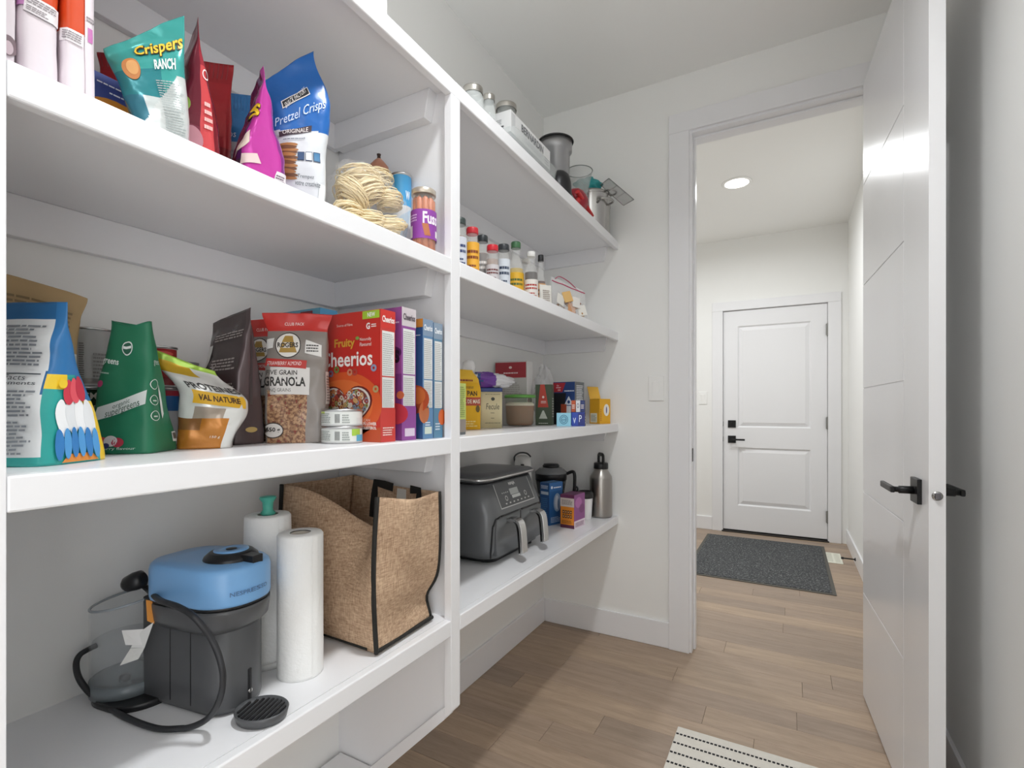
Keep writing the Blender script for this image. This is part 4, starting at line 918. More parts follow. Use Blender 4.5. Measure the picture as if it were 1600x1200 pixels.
b.front.quad([(0.10, 0.235), (0.92, 0.37), (0.94, 0.475), (0.12, 0.345)], '#d5dad6', 2).text('organic', 0.38, 0.350, 0.68, 0.395, '#46604f', rot=R(9), lay=4).text('supergreens', 0.28, 0.295, 0.84, 0.352, '#3c5a48', rot=R(9), lay=4)
b.front.ell(0.30, 0.09, 0.10, 0.035, '#c4514c', 2).ell(0.44, 0.095, 0.10, 0.04, '#d8d2d0', 3).ell(0.54, 0.085, 0.09, 0.035, '#b43a4a', 3).ell(0.38, 0.06, 0.05, 0.02, '#3a3f6b', 4).text('mixed berry flavour', 0.04, 0.025, 0.80, 0.05, '#d5e2da').ell(0.10, 0.52, 0.05, 0.025, '#b43a6a', 2)
b.right.text('greens', 0.22, 0.66, 0.62, 0.705, '#dfe9e3').ring(0.24, 0.52, 0.16, 0.04, '#dfe9e3', 0.12).ring(0.24, 0.40, 0.16, 0.04, '#dfe9e3', 0.12).ring(0.24, 0.28, 0.16, 0.04, '#dfe9e3', 0.12).quad([(0.50, 0.26), (0.60, 0.30), (0.52, 0.46), (0.42, 0.52)], '#d9dedb', 2).rect(0.74, 0.07, 0.92, 0.15, '#d9dedb', 2).fine(0.16, 0.27, 0.32, 0.29, 1, '#dfe9e3').fine(0.16, 0.39, 0.32, 0.41, 1, '#dfe9e3')
for i in range(7): b.right.rect(0.77 + i * 0.02, 0.09, 0.78 + i * 0.02, 0.14, '#2a2a2a', 4, (1, 1))
b.done()
t, p = can('soup_can', 'blue and white family-size can under the red tomato can', 0.085, 0.528, zB, 0.034, 0.114, [(0, '#d9dde2'), (0.62, '#2f6fb0'), (0.9, '#b53345')])
p.text('family', 0.35, 0.30, 0.62, 0.40, '#3b4f77').fine(0.32, 0.1, 0.66, 0.24, 3, '#7b8aa8'); p.build(t)
t, p = can('tomato_can', 'small red tomato can stacked on the blue and white can', 0.085, 0.528, zB + 0.1145, 0.0305, 0.080, [(0, '#7e1f22'), (0.22, '#a52a2c')])
p.text("Hunt's", 0.28, 0.42, 0.74, 0.66, '#f0ece8', bold=0.03).ell(0.5, 0.82, 0.25, 0.06, '#c0473f', 2); p.build(t)
t, p = can('bean_can', 'black tin with red and white zigzag band behind the white protein pouch', 0.052, 0.586, zB, 0.032, 0.170, [(0, '#1d1c1c'), (0.90, '#8d2732')])
for i in range(14): p.quad([(0.05 + i * 0.065, 0.915), (0.115 + i * 0.065, 0.915), (0.0825 + i * 0.065, 0.955), (0.0825 + i * 0.065, 0.955)], '#e3ddd7', 2, 1)
p.build(t)
# white and yellow protein pouch, slumped
def paint(side, a, t):
    if side != 'front': return '#dcdcd8'
    if t > 0.93: return '#9fc24a'
    if t > 0.80: return '#dcdcd8' if a > 0.2 else '#c9a227'
    if t < 0.34 and a < 0.62: return '#b9772c' if (t < 0.22 or a > -0.2) else '#8e6238'
    if t < 0.46 and a < 0.45 and a > -0.5: return '#a99b8c'
    return '#dcdcd8'
b = Bag('protein_chip_pouch', 'slumped white pouch with yellow banner and orange chips window', 'pouch', (0.200, 0.552, zB), R(52), 0.110, 0.165, 0.070, paint=paint, mat=FOIL,
        xo=[(0, 0.0), (0.55, 0.016), (1, -0.040)], yo=[(0, 0), (0.6, 0.0), (1, 0.012)], Wp=[(0, 0.80), (0.45, 1.05), (1, 0.98)], zt=lambda a, t: -0.020 * a, amp=0.006, freq=17, seed=4)
b.front.text('PROTEINES', 0.22, 0.655, 0.98, 0.725, '#3b3a39', bold=0.03).quad([(0.22, 0.50), (0.97, 0.48), (0.97, 0.63), (0.24, 0.64)], '#d9a822', 2).text('VAL NATURE', 0.31, 0.53, 0.90, 0.60, '#4a2f12', bold=0.03, lay=4).text('150 g', 0.60, 0.12, 0.76, 0.155, '#f0e6d8')
b.done()
# dark brown coffee bag
def paint(side, a, t): return '#4a4040' if side != 'right' else '#57494a'
b = Bag('coffee_bag', 'tall dark brown gusseted coffee bag with fine gold print', 'bag', (0.132, 0.648, zB), R(6), 0.112, 0.272, 0.078, paint=paint, gusset=True, mat=FOIL,
        Wp=[(0, 0.98), (0.6, 1.0), (1, 1.04)], Tp=[(0, 1), (0.45, 0.85), (0.8, 0.35), (0.93, 0.05), (1, 0.03)], Ep=[(0, 8), (0.6, 5), (1, 3)], zt=lambda a, t: 0.013 * a, amp=0.0045, seed=5, xo=[(0, 0), (1, -0.004)])
b.front.quad([(0.0, 0.40), (0.07, 0.40), (0.20, 0.78), (0.08, 0.78)], '#c9c6c2', 2).fine(0.24, 0.80, 0.95, 0.86, 3, '#8f8580').fine(0.26, 0.56, 0.88, 0.66, 4, '#9b918c').fine(0.26, 0.50, 0.50, 0.53, 1, '#b59a5e').fine(0.26, 0.36, 0.92, 0.47, 5, '#8f8580').fine(0.26, 0.30, 0.52, 0.33, 1, '#b59a5e').fine(0.26, 0.20, 0.86, 0.28, 4, '#8f8580').ring(0.34, 0.60, 0.05, 0.025, '#b5aeaa', 0.3).rect(0.10, 0.05, 0.68, 0.17, '#b9b4b2', 2).fine(0.15, 0.07, 0.6, 0.15, 4, '#6d6765', 4)
b.right.ell(0.5, 0.11, 0.18, 0.02, '#b59a5e', 2).rect(0.45, 0.3, 0.55, 0.8, '#3c3434', 1)
b.done()
# two granola bags
def paint(side, a, t):
    if side == 'front':
        if t > 0.86: return '#c5352f'
        if t < 0.40 and a < 0.42:
            k_ = noise.noise(Vector((a * 9, t * 42, 3))) + 0.6 * noise.noise(Vector((a * 22, t * 90, 9)))
            return '#b9936f' if k_ > 0.18 else ('#9c7658' if k_ > -0.15 else ('#7a5540' if k_ > -0.5 else '#8a3a30'))
    elif t > 0.86: return '#c5352f'
    return '#8b837d'
for k, (lb, x, y, rz, sd, e) in enumerate((('red-topped grey granola bag half hidden behind the front granola bag', 0.092, 0.760, 22, 6, 0.0), ('clear-fronted granola bag with red top and round gold crest', 0.216, 0.744, 36, 7, 0.0))):
    b = Bag('granola_bag', lb, 'bag', (x, y, zB), R(rz), 0.128, 0.284, 0.066, paint=paint, gusset=True, mat=FILM, Wp=[(0, 0.96), (0.5, 1.0), (0.86, 1.0), (1, 1.14)], Tp=[(0, 1), (0.4, 0.95), (0.75, 0.5), (0.90, 0.06), (1, 0.04)], Ep=[(0, 6), (0.6, 4), (1, 3)], amp=0.005, seed=sd, group=None, n=(150, 120))
    b.front.text('CLUB PACK', 0.30, 0.90, 0.60, 0.925, '#f0dcd6', shear=0.2)
    b.front.ell(0.38, 0.745, 0.20, 0.098, '#2f2a26', 2).ell(0.38, 0.745, 0.185, 0.09, '#e5e0d8', 3).quad([(0.24, 0.69), (0.52, 0.69), (0.44, 0.815), (0.32, 0.815)], '#a9873f', 4).rect(0.21, 0.725, 0.55, 0.765, '#e5e0d8', 5, (2, 2)).text('ROGERS', 0.22, 0.728, 0.54, 0.764, '#2f2a26', lay=7, bold=0.03)
    b.front.quad([(0.64, 0.69), (0.92, 0.66), (0.92, 0.75), (0.66, 0.785)], '#e3e0dc', 2).fine(0.67, 0.70, 0.88, 0.76, 3, '#4a4642', 4).quad([(0.02, 0.715), (0.14, 0.725), (0.16, 0.80), (0.02, 0.79)], '#e3e0dc', 2)
    b.front.quad([(0.02, 0.585), (0.68, 0.565), (0.68, 0.63), (0.02, 0.645)], '#bd3a35', 2).text('STRAWBERRY ALMOND', 0.06, 0.59, 0.60, 0.62, '#f3e4e0', lay=4)
    b.front.rect(0.0, 0.37, 0.74, 0.575, '#ddd9d5', 1).text('FIVE GRAIN', 0.06, 0.515, 0.54, 0.552, '#3b3734', bold=0.01).text('GRANOLA', 0.02, 0.43, 0.68, 0.50, '#2f2b29', bold=0.03).text('CINQ GRAINS', 0.06, 0.385, 0.44, 0.415, '#5b5652')
    b.front.ell(0.16, 0.095, 0.18, 0.06, '#35302d', 2).ell(0.16, 0.095, 0.165, 0.052, '#dcd7d2', 3).text('650 g', 0.04, 0.075, 0.28, 0.118, '#2b2724', bold=0.03, lay=5)
    b.right.rect(0.2, 0.30, 0.9, 0.55, '#cfcac5', 2).fine(0.25, 0.32, 0.85, 0.53, 10, '#7d7873', 4)
    b.done()
# tuna cans
for k, lb in enumerate(('flat tuna can at the bottom of the pair before the red cereal box', 'flat tuna can stacked on top of the pair before the red cereal box')):
    t, p = can('tuna_can', lb, 0.318, 0.7765, zB + k * 0.0365, 0.0425, 0.036, [(0, '#cfd2cf')], group='tuna cans')
    p.rect(0.05, 0.12, 0.95, 0.86, '#d7dad6', 0, (24, 1)).fine(0.12, 0.2, 0.34, 0.8, 6, '#8d928f').rect(0.64, 0.45, 0.80, 0.85, '#9fc24a' if k == 0 else '#d7dad6', 1).rect(0.72, 0.12, 0.92, 0.5, '#5aa5c4' if k == 0 else '#cfd2cf', 2).fine(0.5, 0.2, 0.62, 0.75, 4, '#9aa09c').rect(0.06, 0.7, 0.22, 0.86, '#b9cc6a' if k == 1 else '#d7dad6', 1)
    for i in range(8): p.rect(0.40 + i * 0.009, 0.2, 0.404 + i * 0.009, 0.72, '#3a3c3b', 3, (1, 1))
    p.build(t)
# cereal boxes standing like books
def cereal(lb, y0, y1, h, front, side, head, headtxt, art, x1=0.389, x0=0.197, foot=None, nm='cereal_box'):
    c = Carton(nm, lb, 'cereal box', ((x0 + x1) / 2, (y0 + y1) / 2, zB), 0, x1 - x0, y1 - y0, h, front, side, '#b9b0a6', None)
    c.right.rect(0.0, 0.86, 1, 1, head, 0).text('Cheerios', 0.08, 0.905, 0.92, 0.955, headtxt, bold=0.03).rect(0.08, 0.50, 0.92, 0.84, '#dedfdd', 1).fine(0.12, 0.51, 0.88, 0.83, 20, '#a5a7a6', 3, 0.35).rect(0.08, 0.26, 0.92, 0.49, '#d8d9d7', 1).fine(0.12, 0.27, 0.88, 0.48, 14, '#a5a7a6', 3, 0.35)
    art(c); c.done(); return c
def art_red(c):
    f = c.front
    f.rect(0, 0, 1, 0.11, '#c2502a', 1).ell(0.40, 0.28, 0.62, 0.26, '#d65a2b', 1, 30).ell(0.38, 0.28, 0.5, 0.20, '#dd7038', 2, 30)
    f.text('Fruity', 0.26, 0.715, 0.60, 0.80, '#d7a33a', bold=0.03, lay=5).ell(0.64, 0.795, 0.03, 0.014, '#7fa04a', 5).text('Naturally', 0.68, 0.765, 0.86, 0.795, '#f2e6e0', lay=5).text('Flavoured', 0.68, 0.73, 0.86, 0.758, '#f2e6e0', lay=5)
    f.text('Cheerios', 0.04, 0.58, 0.88, 0.70, '#f6f1ec', bold=0.02, lay=6).rect(0.72, 0.935, 0.985, 0.995, '#a5c838', 3).text('NEW', 0.80, 0.948, 0.92, 0.982, '#f4f7ea', bold=0.03, lay=5)
    f.text('G', 0.78, 0.855, 0.84, 0.905, '#f6f1ec', bold=0.04, lay=5).fine(0.86, 0.87, 0.94, 0.90, 2, '#f6f1ec', 5).text('Source of Fibre', 0.30, 0.895, 0.56, 0.915, '#f0d9cf', lay=5)
    rn = random.Random(5)
    hs = [('#6b1f1d', 1.0), ('#d9d6cf', 0.93), ('#7a4238', 0.86)]
    def heart(th): x = 16 * math.sin(th) ** 3; y = 13 * math.cos(th) - 5 * math.cos(2 * th) - 2 * math.cos(3 * th) - math.cos(4 * th); return x / 17, y / 17
    for li, (cl, k) in enumerate(hs):
        vs = [f.fn(0.44, 0.26, f._o(3 + li))]; n_ = 48
        for i in range(n_): x, y = heart(2 * math.pi * i / n_); vs.append(f.fn(0.44 + 0.46 * k * x, 0.26 + 0.24 * k * y, f._o(3 + li)))
        f.mb.add(vs, [(0, 1 + i, 1 + (i + 1) % n_) for i in range(n_)], cl)
    cols = ['#b5483c', '#8f9a5a', '#cfa36a', '#d8d2c6', '#7d8fa0', '#c47a4a', '#93302f']
    for _ in range(210):
        th = rn.uniform(0, 2 * math.pi); k = math.sqrt(rn.random()) * 0.82; x, y = heart(th)
        f.ring(0.44 + 0.46 * k * x, 0.26 + 0.24 * k * y, 0.030, 0.020, rn.choice(cols), 0.6, 6 + rn.random() * 3, 8)
    for x, y, cl in ((0.30, 0.56, '#7d8f4a'), (0.52, 0.535, '#cf8a6a'), (0.60, 0.535, '#b5483c'), (0.90, 0.56, '#8a94b0'), (0.93, 0.40, '#b09a6a'), (0.20, 0.53, '#7d6f8f')): f.ring(x, y, 0.045, 0.028, cl, 0.6, 7, 12)
    f.text('HELPS LOWER', 0.66, 0.125, 0.94, 0.15, '#f2e6e0', lay=5, bold=0.03).text('CHOLESTEROL', 0.66, 0.095, 0.94, 0.118, '#f2e6e0', lay=5, bold=0.03).text('CAN', 0.74, 0.155, 0.84, 0.175, '#f2d9cc', lay=5)
    c.right.rect(0, 0, 1, 0.25, '#c03a33', 0).fine(0.12, 0.05, 0.9, 0.12, 4, '#e8c9c2')
cereal('red cereal box with a heart-shaped bowl of rings on the front', 0.820, 0.866, 0.292, '#c62f26', '#c03a33', '#c62f26', '#f4ece8', art_red)
def art_purple(c):
    c.front.rect(0, 0, 1, 0.5, '#7c3a80', 1).ell(0.82, 0.66, 0.18, 0.05, '#5b2a60', 2).text('s', 0.88, 0.58, 0.97, 0.68, '#2b1a2e', lay=4, bold=0.03).fine(0.8, 0.88, 0.97, 0.9, 1, '#e8d9ea').ell(0.9, 0.2, 0.2, 0.08, '#c23b4a', 3).ell(0.98, 0.34, 0.06, 0.03, '#d0704a', 3)
    c.right.rect(0, 0, 1, 0.25, '#8a4791', 0).rect(0.2, 0.03, 0.9, 0.09, '#d6c6d8', 1)
cereal('purple cereal box with pale grey top band, next to the red cereal box', 0.888, 0.938, 0.309, '#9a4f95', '#8a4791', '#c9c0c4', '#4a3f48', art_purple)
def art_blue(c):
    c.front.rect(0, 0.93, 1, 1, '#d08a3a', 1).ell(0.86, 0.33, 0.24, 0.12, '#b5522f', 2).ell(0.92, 0.36, 0.12, 0.07, '#d0703a', 3).ell(0.8, 0.24, 0.12, 0.06, '#6f2f2a', 3).fine(0.8, 0.86, 0.97, 0.875, 1, '#dfe6ee')
    c.right.rect(0, 0, 1, 0.25, '#5b83aa', 0).ell(0.1, 0.22, 0.5, 0.09, '#b5683f', 1).rect(0.15, 0.04, 0.85, 0.10, '#ccd6c9', 2).fine(0.2, 0.11, 0.8, 0.15, 2, '#dfe6ee')
def art_blue2(c):
    c.right.rect(0, 0, 1, 0.25, '#54809c', 0).ell(0.92, 0.18, 0.42, 0.07, '#c9602f', 2).fine(0.15, 0.07, 0.8, 0.14, 3, '#cfdce6')
cereal('blue cereal box with orange-topped cover, beside the purple cereal box', 0.962, 1.001, 0.293, '#35588a', '#5b83aa', '#7d93ac', '#eef2f6', art_blue, 0.391)
cereal('blue cereal box pressed against the white upright', 1.0045, 1.040, 0.290, '#35588a', '#54809c', '#8496a8', '#eef2f6', art_blue2, 0.391)
def art_sky(c):
    c.front.rect(0, 0.9, 1, 1, '#5e9fb8', 1).ell(0.2, 0.93, 0.22, 0.03, '#8fa59a', 2).rect(0.62, 0.90, 0.86, 0.985, '#7a2c33', 3).fine(0.66, 0.915, 0.83, 0.975, 3, '#e6d6d4', 5)
cereal('light blue cereal box at the back against the wall', 0.830, 0.882, 0.316, '#4f93c4', '#5aa5d2', '#5aa5d2', '#2f5f8f', art_sky, 0.186, 0.004)

# ------------------------------------------------------------------ middle shelf, right bay
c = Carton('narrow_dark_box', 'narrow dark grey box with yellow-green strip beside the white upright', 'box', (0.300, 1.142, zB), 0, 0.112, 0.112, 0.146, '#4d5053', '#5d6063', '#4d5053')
c.right.rect(0.55, 0.30, 1, 1, '#b5c268', 1).rect(0.55, 0.05, 1, 0.30, '#8a8078', 1).fine(0.6, 0.34, 0.96, 0.95, 16, '#7d8a4a')
c.done()
def paint(side, a, t):
    if 0.40 < t < 0.53: return '#b5533f' if side == 'front' else '#e0a81f'
    return '#e3ae22' if t < 0.78 else '#e8b93a'
b = Bag('corn_flour_bag', 'yellow corn flour bag with red band standing beside the cream canister', 'bag', (0.150, 1.490, zB), R(52), 0.118, 0.214, 0.078, paint=paint, mat=PAPER, Wp=[(0, 0.95), (0.6, 1.02), (0.82, 0.92), (1, 0.55)], Tp=[(0, 1), (0.6, 0.95), (0.85, 0.55), (1, 0.22)], Ep=[(0, 4.5), (0.6, 3.5), (1, 2.2)], amp=0.004, seed=8)
b.front.fine(0.2, 0.80, 0.76, 0.86, 1, '#8a3a22').text('A PAN', 0.34, 0.56, 0.82, 0.64, '#4a3414', bold=0.03).text('BLANC DE MAIS', 0.10, 0.43, 0.92, 0.50, '#f3e3cf', bold=0.02).fine(0.3, 0.68, 0.75, 0.72, 2, '#8a6a1c').ell(0.84, 0.34, 0.07, 0.06, '#6d5a2a', 2).fine(0.1, 0.05, 0.85, 0.16, 3, '#f0d98a')
b.done()
# cream canister with blue lid
t = thing('cream_canister', 'cream rectangular baking canister with navy blue lid', 'canister', (0.160, 1.652, zB), R(40))
obj('canister', loft(MB(), [(rrect(0.090, 0.062, 0.012, 5), 0.0), (rrect(0.090, 0.062, 0.012, 5), 0.142)]), M('cream_card', '#ded3ab', 0.5), t)
obj('lid', loft(MB(), [(rrect(0.0925, 0.0645, 0.013, 5), 0.138), (rrect(0.0925, 0.0645, 0.013, 5), 0.152), (rrect(0.088, 0.060, 0.012, 5), 0.153)]), M('navy_lid', '#3d4f86', 0.35), t)
p = Print(lambda a, b, o: Vector(((a - 0.5) * 0.09, -0.031 - o, b * 0.142)))
p.text('Fecule', 0.30, 0.50, 0.86, 0.66, '#4b4a3d', shear=0.1).ell(0.58, 0.78, 0.08, 0.045, '#35382f', 2).fine(0.25, 0.9, 0.92, 0.92, 1, '#6d6a52').fine(0.48, 0.40, 0.66, 0.43, 1, '#6d6a52').fine(0.5, 0.26, 0.64, 0.29, 1, '#6d6a52').fine(0.25, 0.13, 0.92, 0.155, 1, '#6d6a52'); p.build(t)
# crumpled bag of sugar lying across them
def crumple(name, lb, cat, loc, rot, dims, mat, seed, amp=0.22, freq=2.6, part='film', band=None, squash=0.0):
    t = thing(name, lb, cat, loc, rot); m = MB(); nu, nv = 48, 28
    for j in range(nv + 1):
        ph = math.pi * j / nv
        for i in range(nu):
            th = 2 * math.pi * i / nu; d = Vector((math.sin(ph) * math.cos(th), math.sin(ph) * math.sin(th), math.cos(ph)))
            k = 1 + amp * noise.noise(d * freq + Vector((seed, 0, 0))) + amp * 0.7 * abs(noise.noise(d * freq * 2.3 + Vector((0, seed, 0)))) + amp * 0.3 * noise.noise(d * freq * 6)
            p = Vector((d.x * dims[0] * k, d.y * dims[1] * k, d.z * dims[2] * k)); p.z = max(p.z, -dims[2] * (1 - squash)); m.v.append(tuple(p))
    for j in range(nv):
        for i in range(nu):
            i2 = (i + 1) % nu; m.f.append((j * nu + i, j * nu + i2, (j + 1) * nu + i2, (j + 1) * nu + i)); m.sm.append(True)
            x = sum(m.v[q][0] for q in m.f[-1]) / 4
            m.c.append(srgb(band(x) if band else '#dddddd'))
    obj(part, m, mat, t, weld=0.0001); return t
SUGAR = PM('printed_poly_film', 0.25, crinkle=0.6, cscale=30)
t = crumple('sugar_bag', 'crumpled white and purple sugar bag lying on the cream canister lid', 'bag', (0.150, 1.640, zB + 0.181), (0, R(0), R(52)), (0.102, 0.050, 0.030), SUGAR, 3.1, 0.30, 2.4, 'bag', lambda x: '#6f3f9a' if -0.035 < x < 0.022 else ('#2f4a86' if -0.05 < x <= -0.035 else '#d9d8da'), 0.1)
m = MB()
for i in range(16):
    for j in range(11):
        a, z_ = 2 * math.pi * i / 16, j / 10; r_ = lerp(0.030, 0.022, z_) * (1 + 0.35 * noise.noise(Vector((math.cos(a) * 1.5, math.sin(a) * 1.5, z_ * 2.5)))) * (1 if j < 10 else 0.5)
        m.v.append((-0.072 + r_ * math.cos(a) + 0.006 * z_, r_ * math.sin(a) * 0.8, 0.0 + 0.075 * z_))
for i in range(16):
    for j in range(10): m.f.append((i * 11 + j, ((i + 1) % 16) * 11 + j, ((i + 1) % 16) * 11 + j + 1, i * 11 + j + 1)); m.c.append(srgb('#e4e3e4')); m.sm.append(True)
obj('twisted_neck', m, MILKY, t)
# white box with red band
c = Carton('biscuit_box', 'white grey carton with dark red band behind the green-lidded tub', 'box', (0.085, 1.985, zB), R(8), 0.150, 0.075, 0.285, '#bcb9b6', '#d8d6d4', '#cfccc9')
c.front.rect(0.0, 0.74, 0.97, 0.98, '#9c2f38', 1).fine(0.26, 0.805, 0.74, 0.84, 1, '#e0cfcf').ell(0.48, 0.90, 0.05, 0.02, '#d9c6c0', 2).fine(0.2, 0.42, 0.85, 0.68, 8, '#a5a09c')
c.right.ell(0.5, 0.36, 0.42, 0.10, '#6d3038', 1).ell(0.6, 0.42, 0.2, 0.06, '#3a2a2c', 2)
c.done()
# round tub with green lid
t = thing('cocoa_tub', 'clear round tub of brown powder with green lid', 'tub', (0.168, 1.885, zB))
obj('contents', MB().lathe([(0.048, 0.004), (0.056, 0.012), (0.0605, 0.088), (0.058, 0.094), (0, 0.090)], 40), M('cocoa_powder', '#8a5f4a', 0.95, var=0.15, scale=40), t)
obj('flour_layer', MB().lathe([(0.0608, 0.086), (0.061, 0.094), (0.050, 0.101), (0, 0.099)], 40), M('flour', '#d9cdbb', 0.95), t)
obj('tub', MB().lathe([(0.046, 0.0), (0.052, 0.001), (0.060, 0.012), (0.0645, 0.122), (0.062, 0.122), (0.0585, 0.013), (0, 0.003)], 44, cap=False), clear_film('tub_plastic', '#cfe0c6', 0.09, 0.1), t)
obj('lid', MB().lathe([(0.0655, 0.120), (0.067, 0.122), (0.067, 0.130), (0.060, 0.133), (0, 0.132)], 44), M('green_lid', '#5f9a45', 0.4), t)
# green and red box with triangles
c = Carton('stock_carton', 'dark green and red tapering print carton with pale triangle, beside the tub', 'carton', (0.205, 2.055, zB), R(14), 0.074, 0.055, 0.182, '#4c5a46', '#566350', '#4c5a46')
c.front.quad([(0.15, 0.44), (0.80, 0.44), (0.56, 1.0), (0.30, 1.0)], '#c2483a', 1).fine(0.34, 0.54, 0.68, 0.61, 2, '#f3e6e0', 3).ell(0.48, 0.69, 0.07, 0.03, '#f3e6e0', 3).quad([(0.22, 0.16), (0.74, 0.16), (0.52, 0.36), (0.44, 0.36)], '#cfd6c9', 1).fine(0.2, 0.04, 0.8, 0.07, 1, '#dfe3da')
c.right.fine(0.1, 0.2, 0.9, 0.7, 8, '#cfd3c9'); c.done()
# navy box with art
c = Carton('trash_bag_box', 'navy blue box with red corner, black and orange art', 'box', (0.262, 2.200, zB), R(-4), 0.112, 0.100, 0.198, '#2b4680', '#6f7275', '#2b4680')
c.front.quad([(0.0, 0.76), (0.42, 0.76), (0.58, 0.98), (0.0, 0.98)], '#b8303c', 1).text('the', 0.16, 0.90, 0.27, 0.94, '#f2eded', lay=3).text('strong', 0.14, 0.845, 0.36, 0.885, '#f2eded', lay=3, bold=0.03).text('one', 0.22, 0.79, 0.34, 0.83, '#f2eded', lay=3).fine(0.52, 0.775, 0.99, 0.825, 1, '#e3e8f0', 3)
c.front.quad([(0.0, 0.0), (0.46, 0.0), (0.60, 0.74), (0.0, 0.74)], '#1d1e22', 1).quad([(0.52, 0.46), (0.92, 0.46), (0.73, 0.66), (0.71, 0.66)], '#dfe3ea', 2).ell(0.72, 0.53, 0.06, 0.04, '#2b4680', 3).rect(0.36, 0.22, 0.62, 0.48, '#a8472c', 2).rect(0.62, 0.18, 0.82, 0.44, '#d6d8dc', 2)
c.right.rect(0.06, 0.02, 0.94, 0.98, '#63666a', 1).fine(0.14, 0.06, 0.86, 0.94, 22, '#d6d8da', 3); c.done()
# small cartons in front
for nm, lb, u, x, z0, w, d, h, col, rz in (('baking_soda_box', 'small pale blue carton with round stamp', 881, 0.335, 0, 0.060, 0.04, 0.056, '#8fc9de', 22), ('yeast_box', 'small royal blue carton beside the pale blue one', 904, 0.382, 0, 0.056, 0.045, 0.058, '#2f4aa8', 16)):
    y = ypx(u, x); c = Carton(nm, lb, 'carton', (x, y, zB + z0), R(rz), w, d, h, col)
    if nm[0] == 'b': c.front.ring(0.5, 0.5, 0.30, 0.36, '#2f6f8f', 0.14).ring(0.5, 0.5, 0.2, 0.24, '#2f6f8f', 0.2).fine(0.36, 0.42, 0.70, 0.58, 2, '#2f6f8f')
    else: c.front.text('V', 0.12, 0.2, 0.34, 0.6, '#dfe6f5', bold=0.03).rect(0.5, 0.06, 0.98, 0.94, '#26307a', 1).text('P', 0.58, 0.3, 0.78, 0.8, '#dfe6f5', lay=4); c.right.rect(0, 0, 1, 1, '#23283f', 0).fine(0.2, 0.2, 0.8, 0.8, 3, '#e3e3ea')
    c.done()
for nm, lb, u, col, w in (('spice_sachet_box', 'tiny orange-red carton on top of the royal blue one', 893.5, '#b5502c', 0.024), ('gelatin_box', 'tiny white carton with dark ring on top of the royal blue one', 901.5, '#d9dbe0', 0.024), ('pectin_box', 'tiny navy carton with white print on top of the royal blue one', 909.5, '#2b3a70', 0.024)):
    x = 0.381 + (u - 901.5) * 0.00185 * 1.25; y = ypx(904, 0.382) + (u - 901.5) * 0.00066
    c = Carton(nm, lb, 'carton', (x, y, zB + 0.0592), R(16), w - 0.006, 0.034, 0.050, col)
    if nm[0] == 'g': c.front.ring(0.5, 0.55, 0.26, 0.2, '#3a4560', 0.3)
    else: c.front.fine(0.15, 0.3, 0.85, 0.7, 3, '#e6dcd6')
    c.done()
# yellow box with raised flap
yx_, yy_ = 0.352, 2.385
c = Carton('freezer_bag_box', 'open yellow box with raised flap at the shelf end', 'box', (yx_, yy_, zB), R(62), 0.072, 0.072, 0.122, '#e2a81f', '#d99f1c', '#6b4a12')
c.front.ell(0.62, 0.55, 0.26, 0.24, '#e9e4da', 1).ell(0.62, 0.55, 0.05, 0.14, '#4a4a8a', 2).fine(0.06, 0.12, 0.16, 0.62, 7, '#a5542a', 3)
c.left.rect(0.1, 0.05, 0.75, 0.42, '#e3dfc9', 1).fine(0.15, 0.1, 0.7, 0.38, 6, '#8a8a70', 3)
fl = MB().box(-0.036, 0.036, -0.0008, 0.0008, 0, 0.066, '#e6b23a'); obj('flap', fl, CARD, c.t, loc=(0, 0.034, 0.121), rot=(R(-18), 0, 0))
c.done()
crumple('bread_bag', 'crumpled clear plastic bag slumped behind the navy box', 'bag', (0.120, 2.235, zB + 0.130), (0, 0, 0.4), (0.050, 0.060, 0.130), MILKY, 9.2, 0.35, 2.2)
# ------------------------------------------------------------------ upper shelf, left bay
zA = ZA
PINK, ORNG = '#d79ac9', '#cf4a22'
def pink_paint(lo):
    def paint(side, a, t):
        if t > lo: return ORNG if side in ('right', 'left') or a > -0.2 else '#e3b9d8'
        if side == 'right' and t < 0.075 and a > -0.55 + 4 * (0.075 - t): return PINK
        return '#e2d9de'
    return paint
for k, (lb, y, T_, lo) in enumerate((('pale pink pouch showing a printed pine cone, against the left upright', 0.2255, 0.020, 0.9), ('pink and white pouch with orange top, text panel and pink foot', 0.2565, 0.038, 0.42), ('pink and white pouch with tall orange panel beside the navy box', 0.2955, 0.035, 0.36))):
    b = Bag('candy_pouch', lb, 'pouch', (0.312, y, zA), 0, 0.125, 0.262, T_, paint=pink_paint(lo), gusset=True, mat=FILM, Tp=[(0, 1), (0.55, 0.96), (0.85, 0.4), (1, 0.06)], Ep=[(0, 8), (0.6, 7), (1, 3)], amp=0.002, seed=20 + k, n=(64, 70))
    if k == 0: b.right.ell(0.6, 0.14, 0.35, 0.045, '#7d6a70', 2).ell(0.6, 0.13, 0.2, 0.03, '#c9b6bd', 3)
    if k == 1: b.right.rect(0.12, 0.335, 0.94, 0.418, '#e6e1e3', 2).fine(0.16, 0.38, 0.9, 0.412, 3, '#8d868a', 4).fine(0.16, 0.345, 0.7, 0.372, 3, '#8d868a', 4).rect(0.12, 0.333, 0.94, 0.336, '#5d565a', 3).rect(0.02, 0.36, 0.12, 0.42, '#c78bc0', 2)
    if k == 2: b.right.rect(0.02, 0.30, 0.60, 0.362, '#e6e1e3', 2).fine(0.05, 0.31, 0.55, 0.355, 4, '#8d868a', 4).rect(0.64, 0.0, 0.98, 0.9, '#dfd4da', 1).rect(0.72, 0.34, 0.86, 0.41, '#c06fae', 3).fine(0.68, 0.44, 0.95, 0.47, 2, '#8d868a', 4)
    b.done()
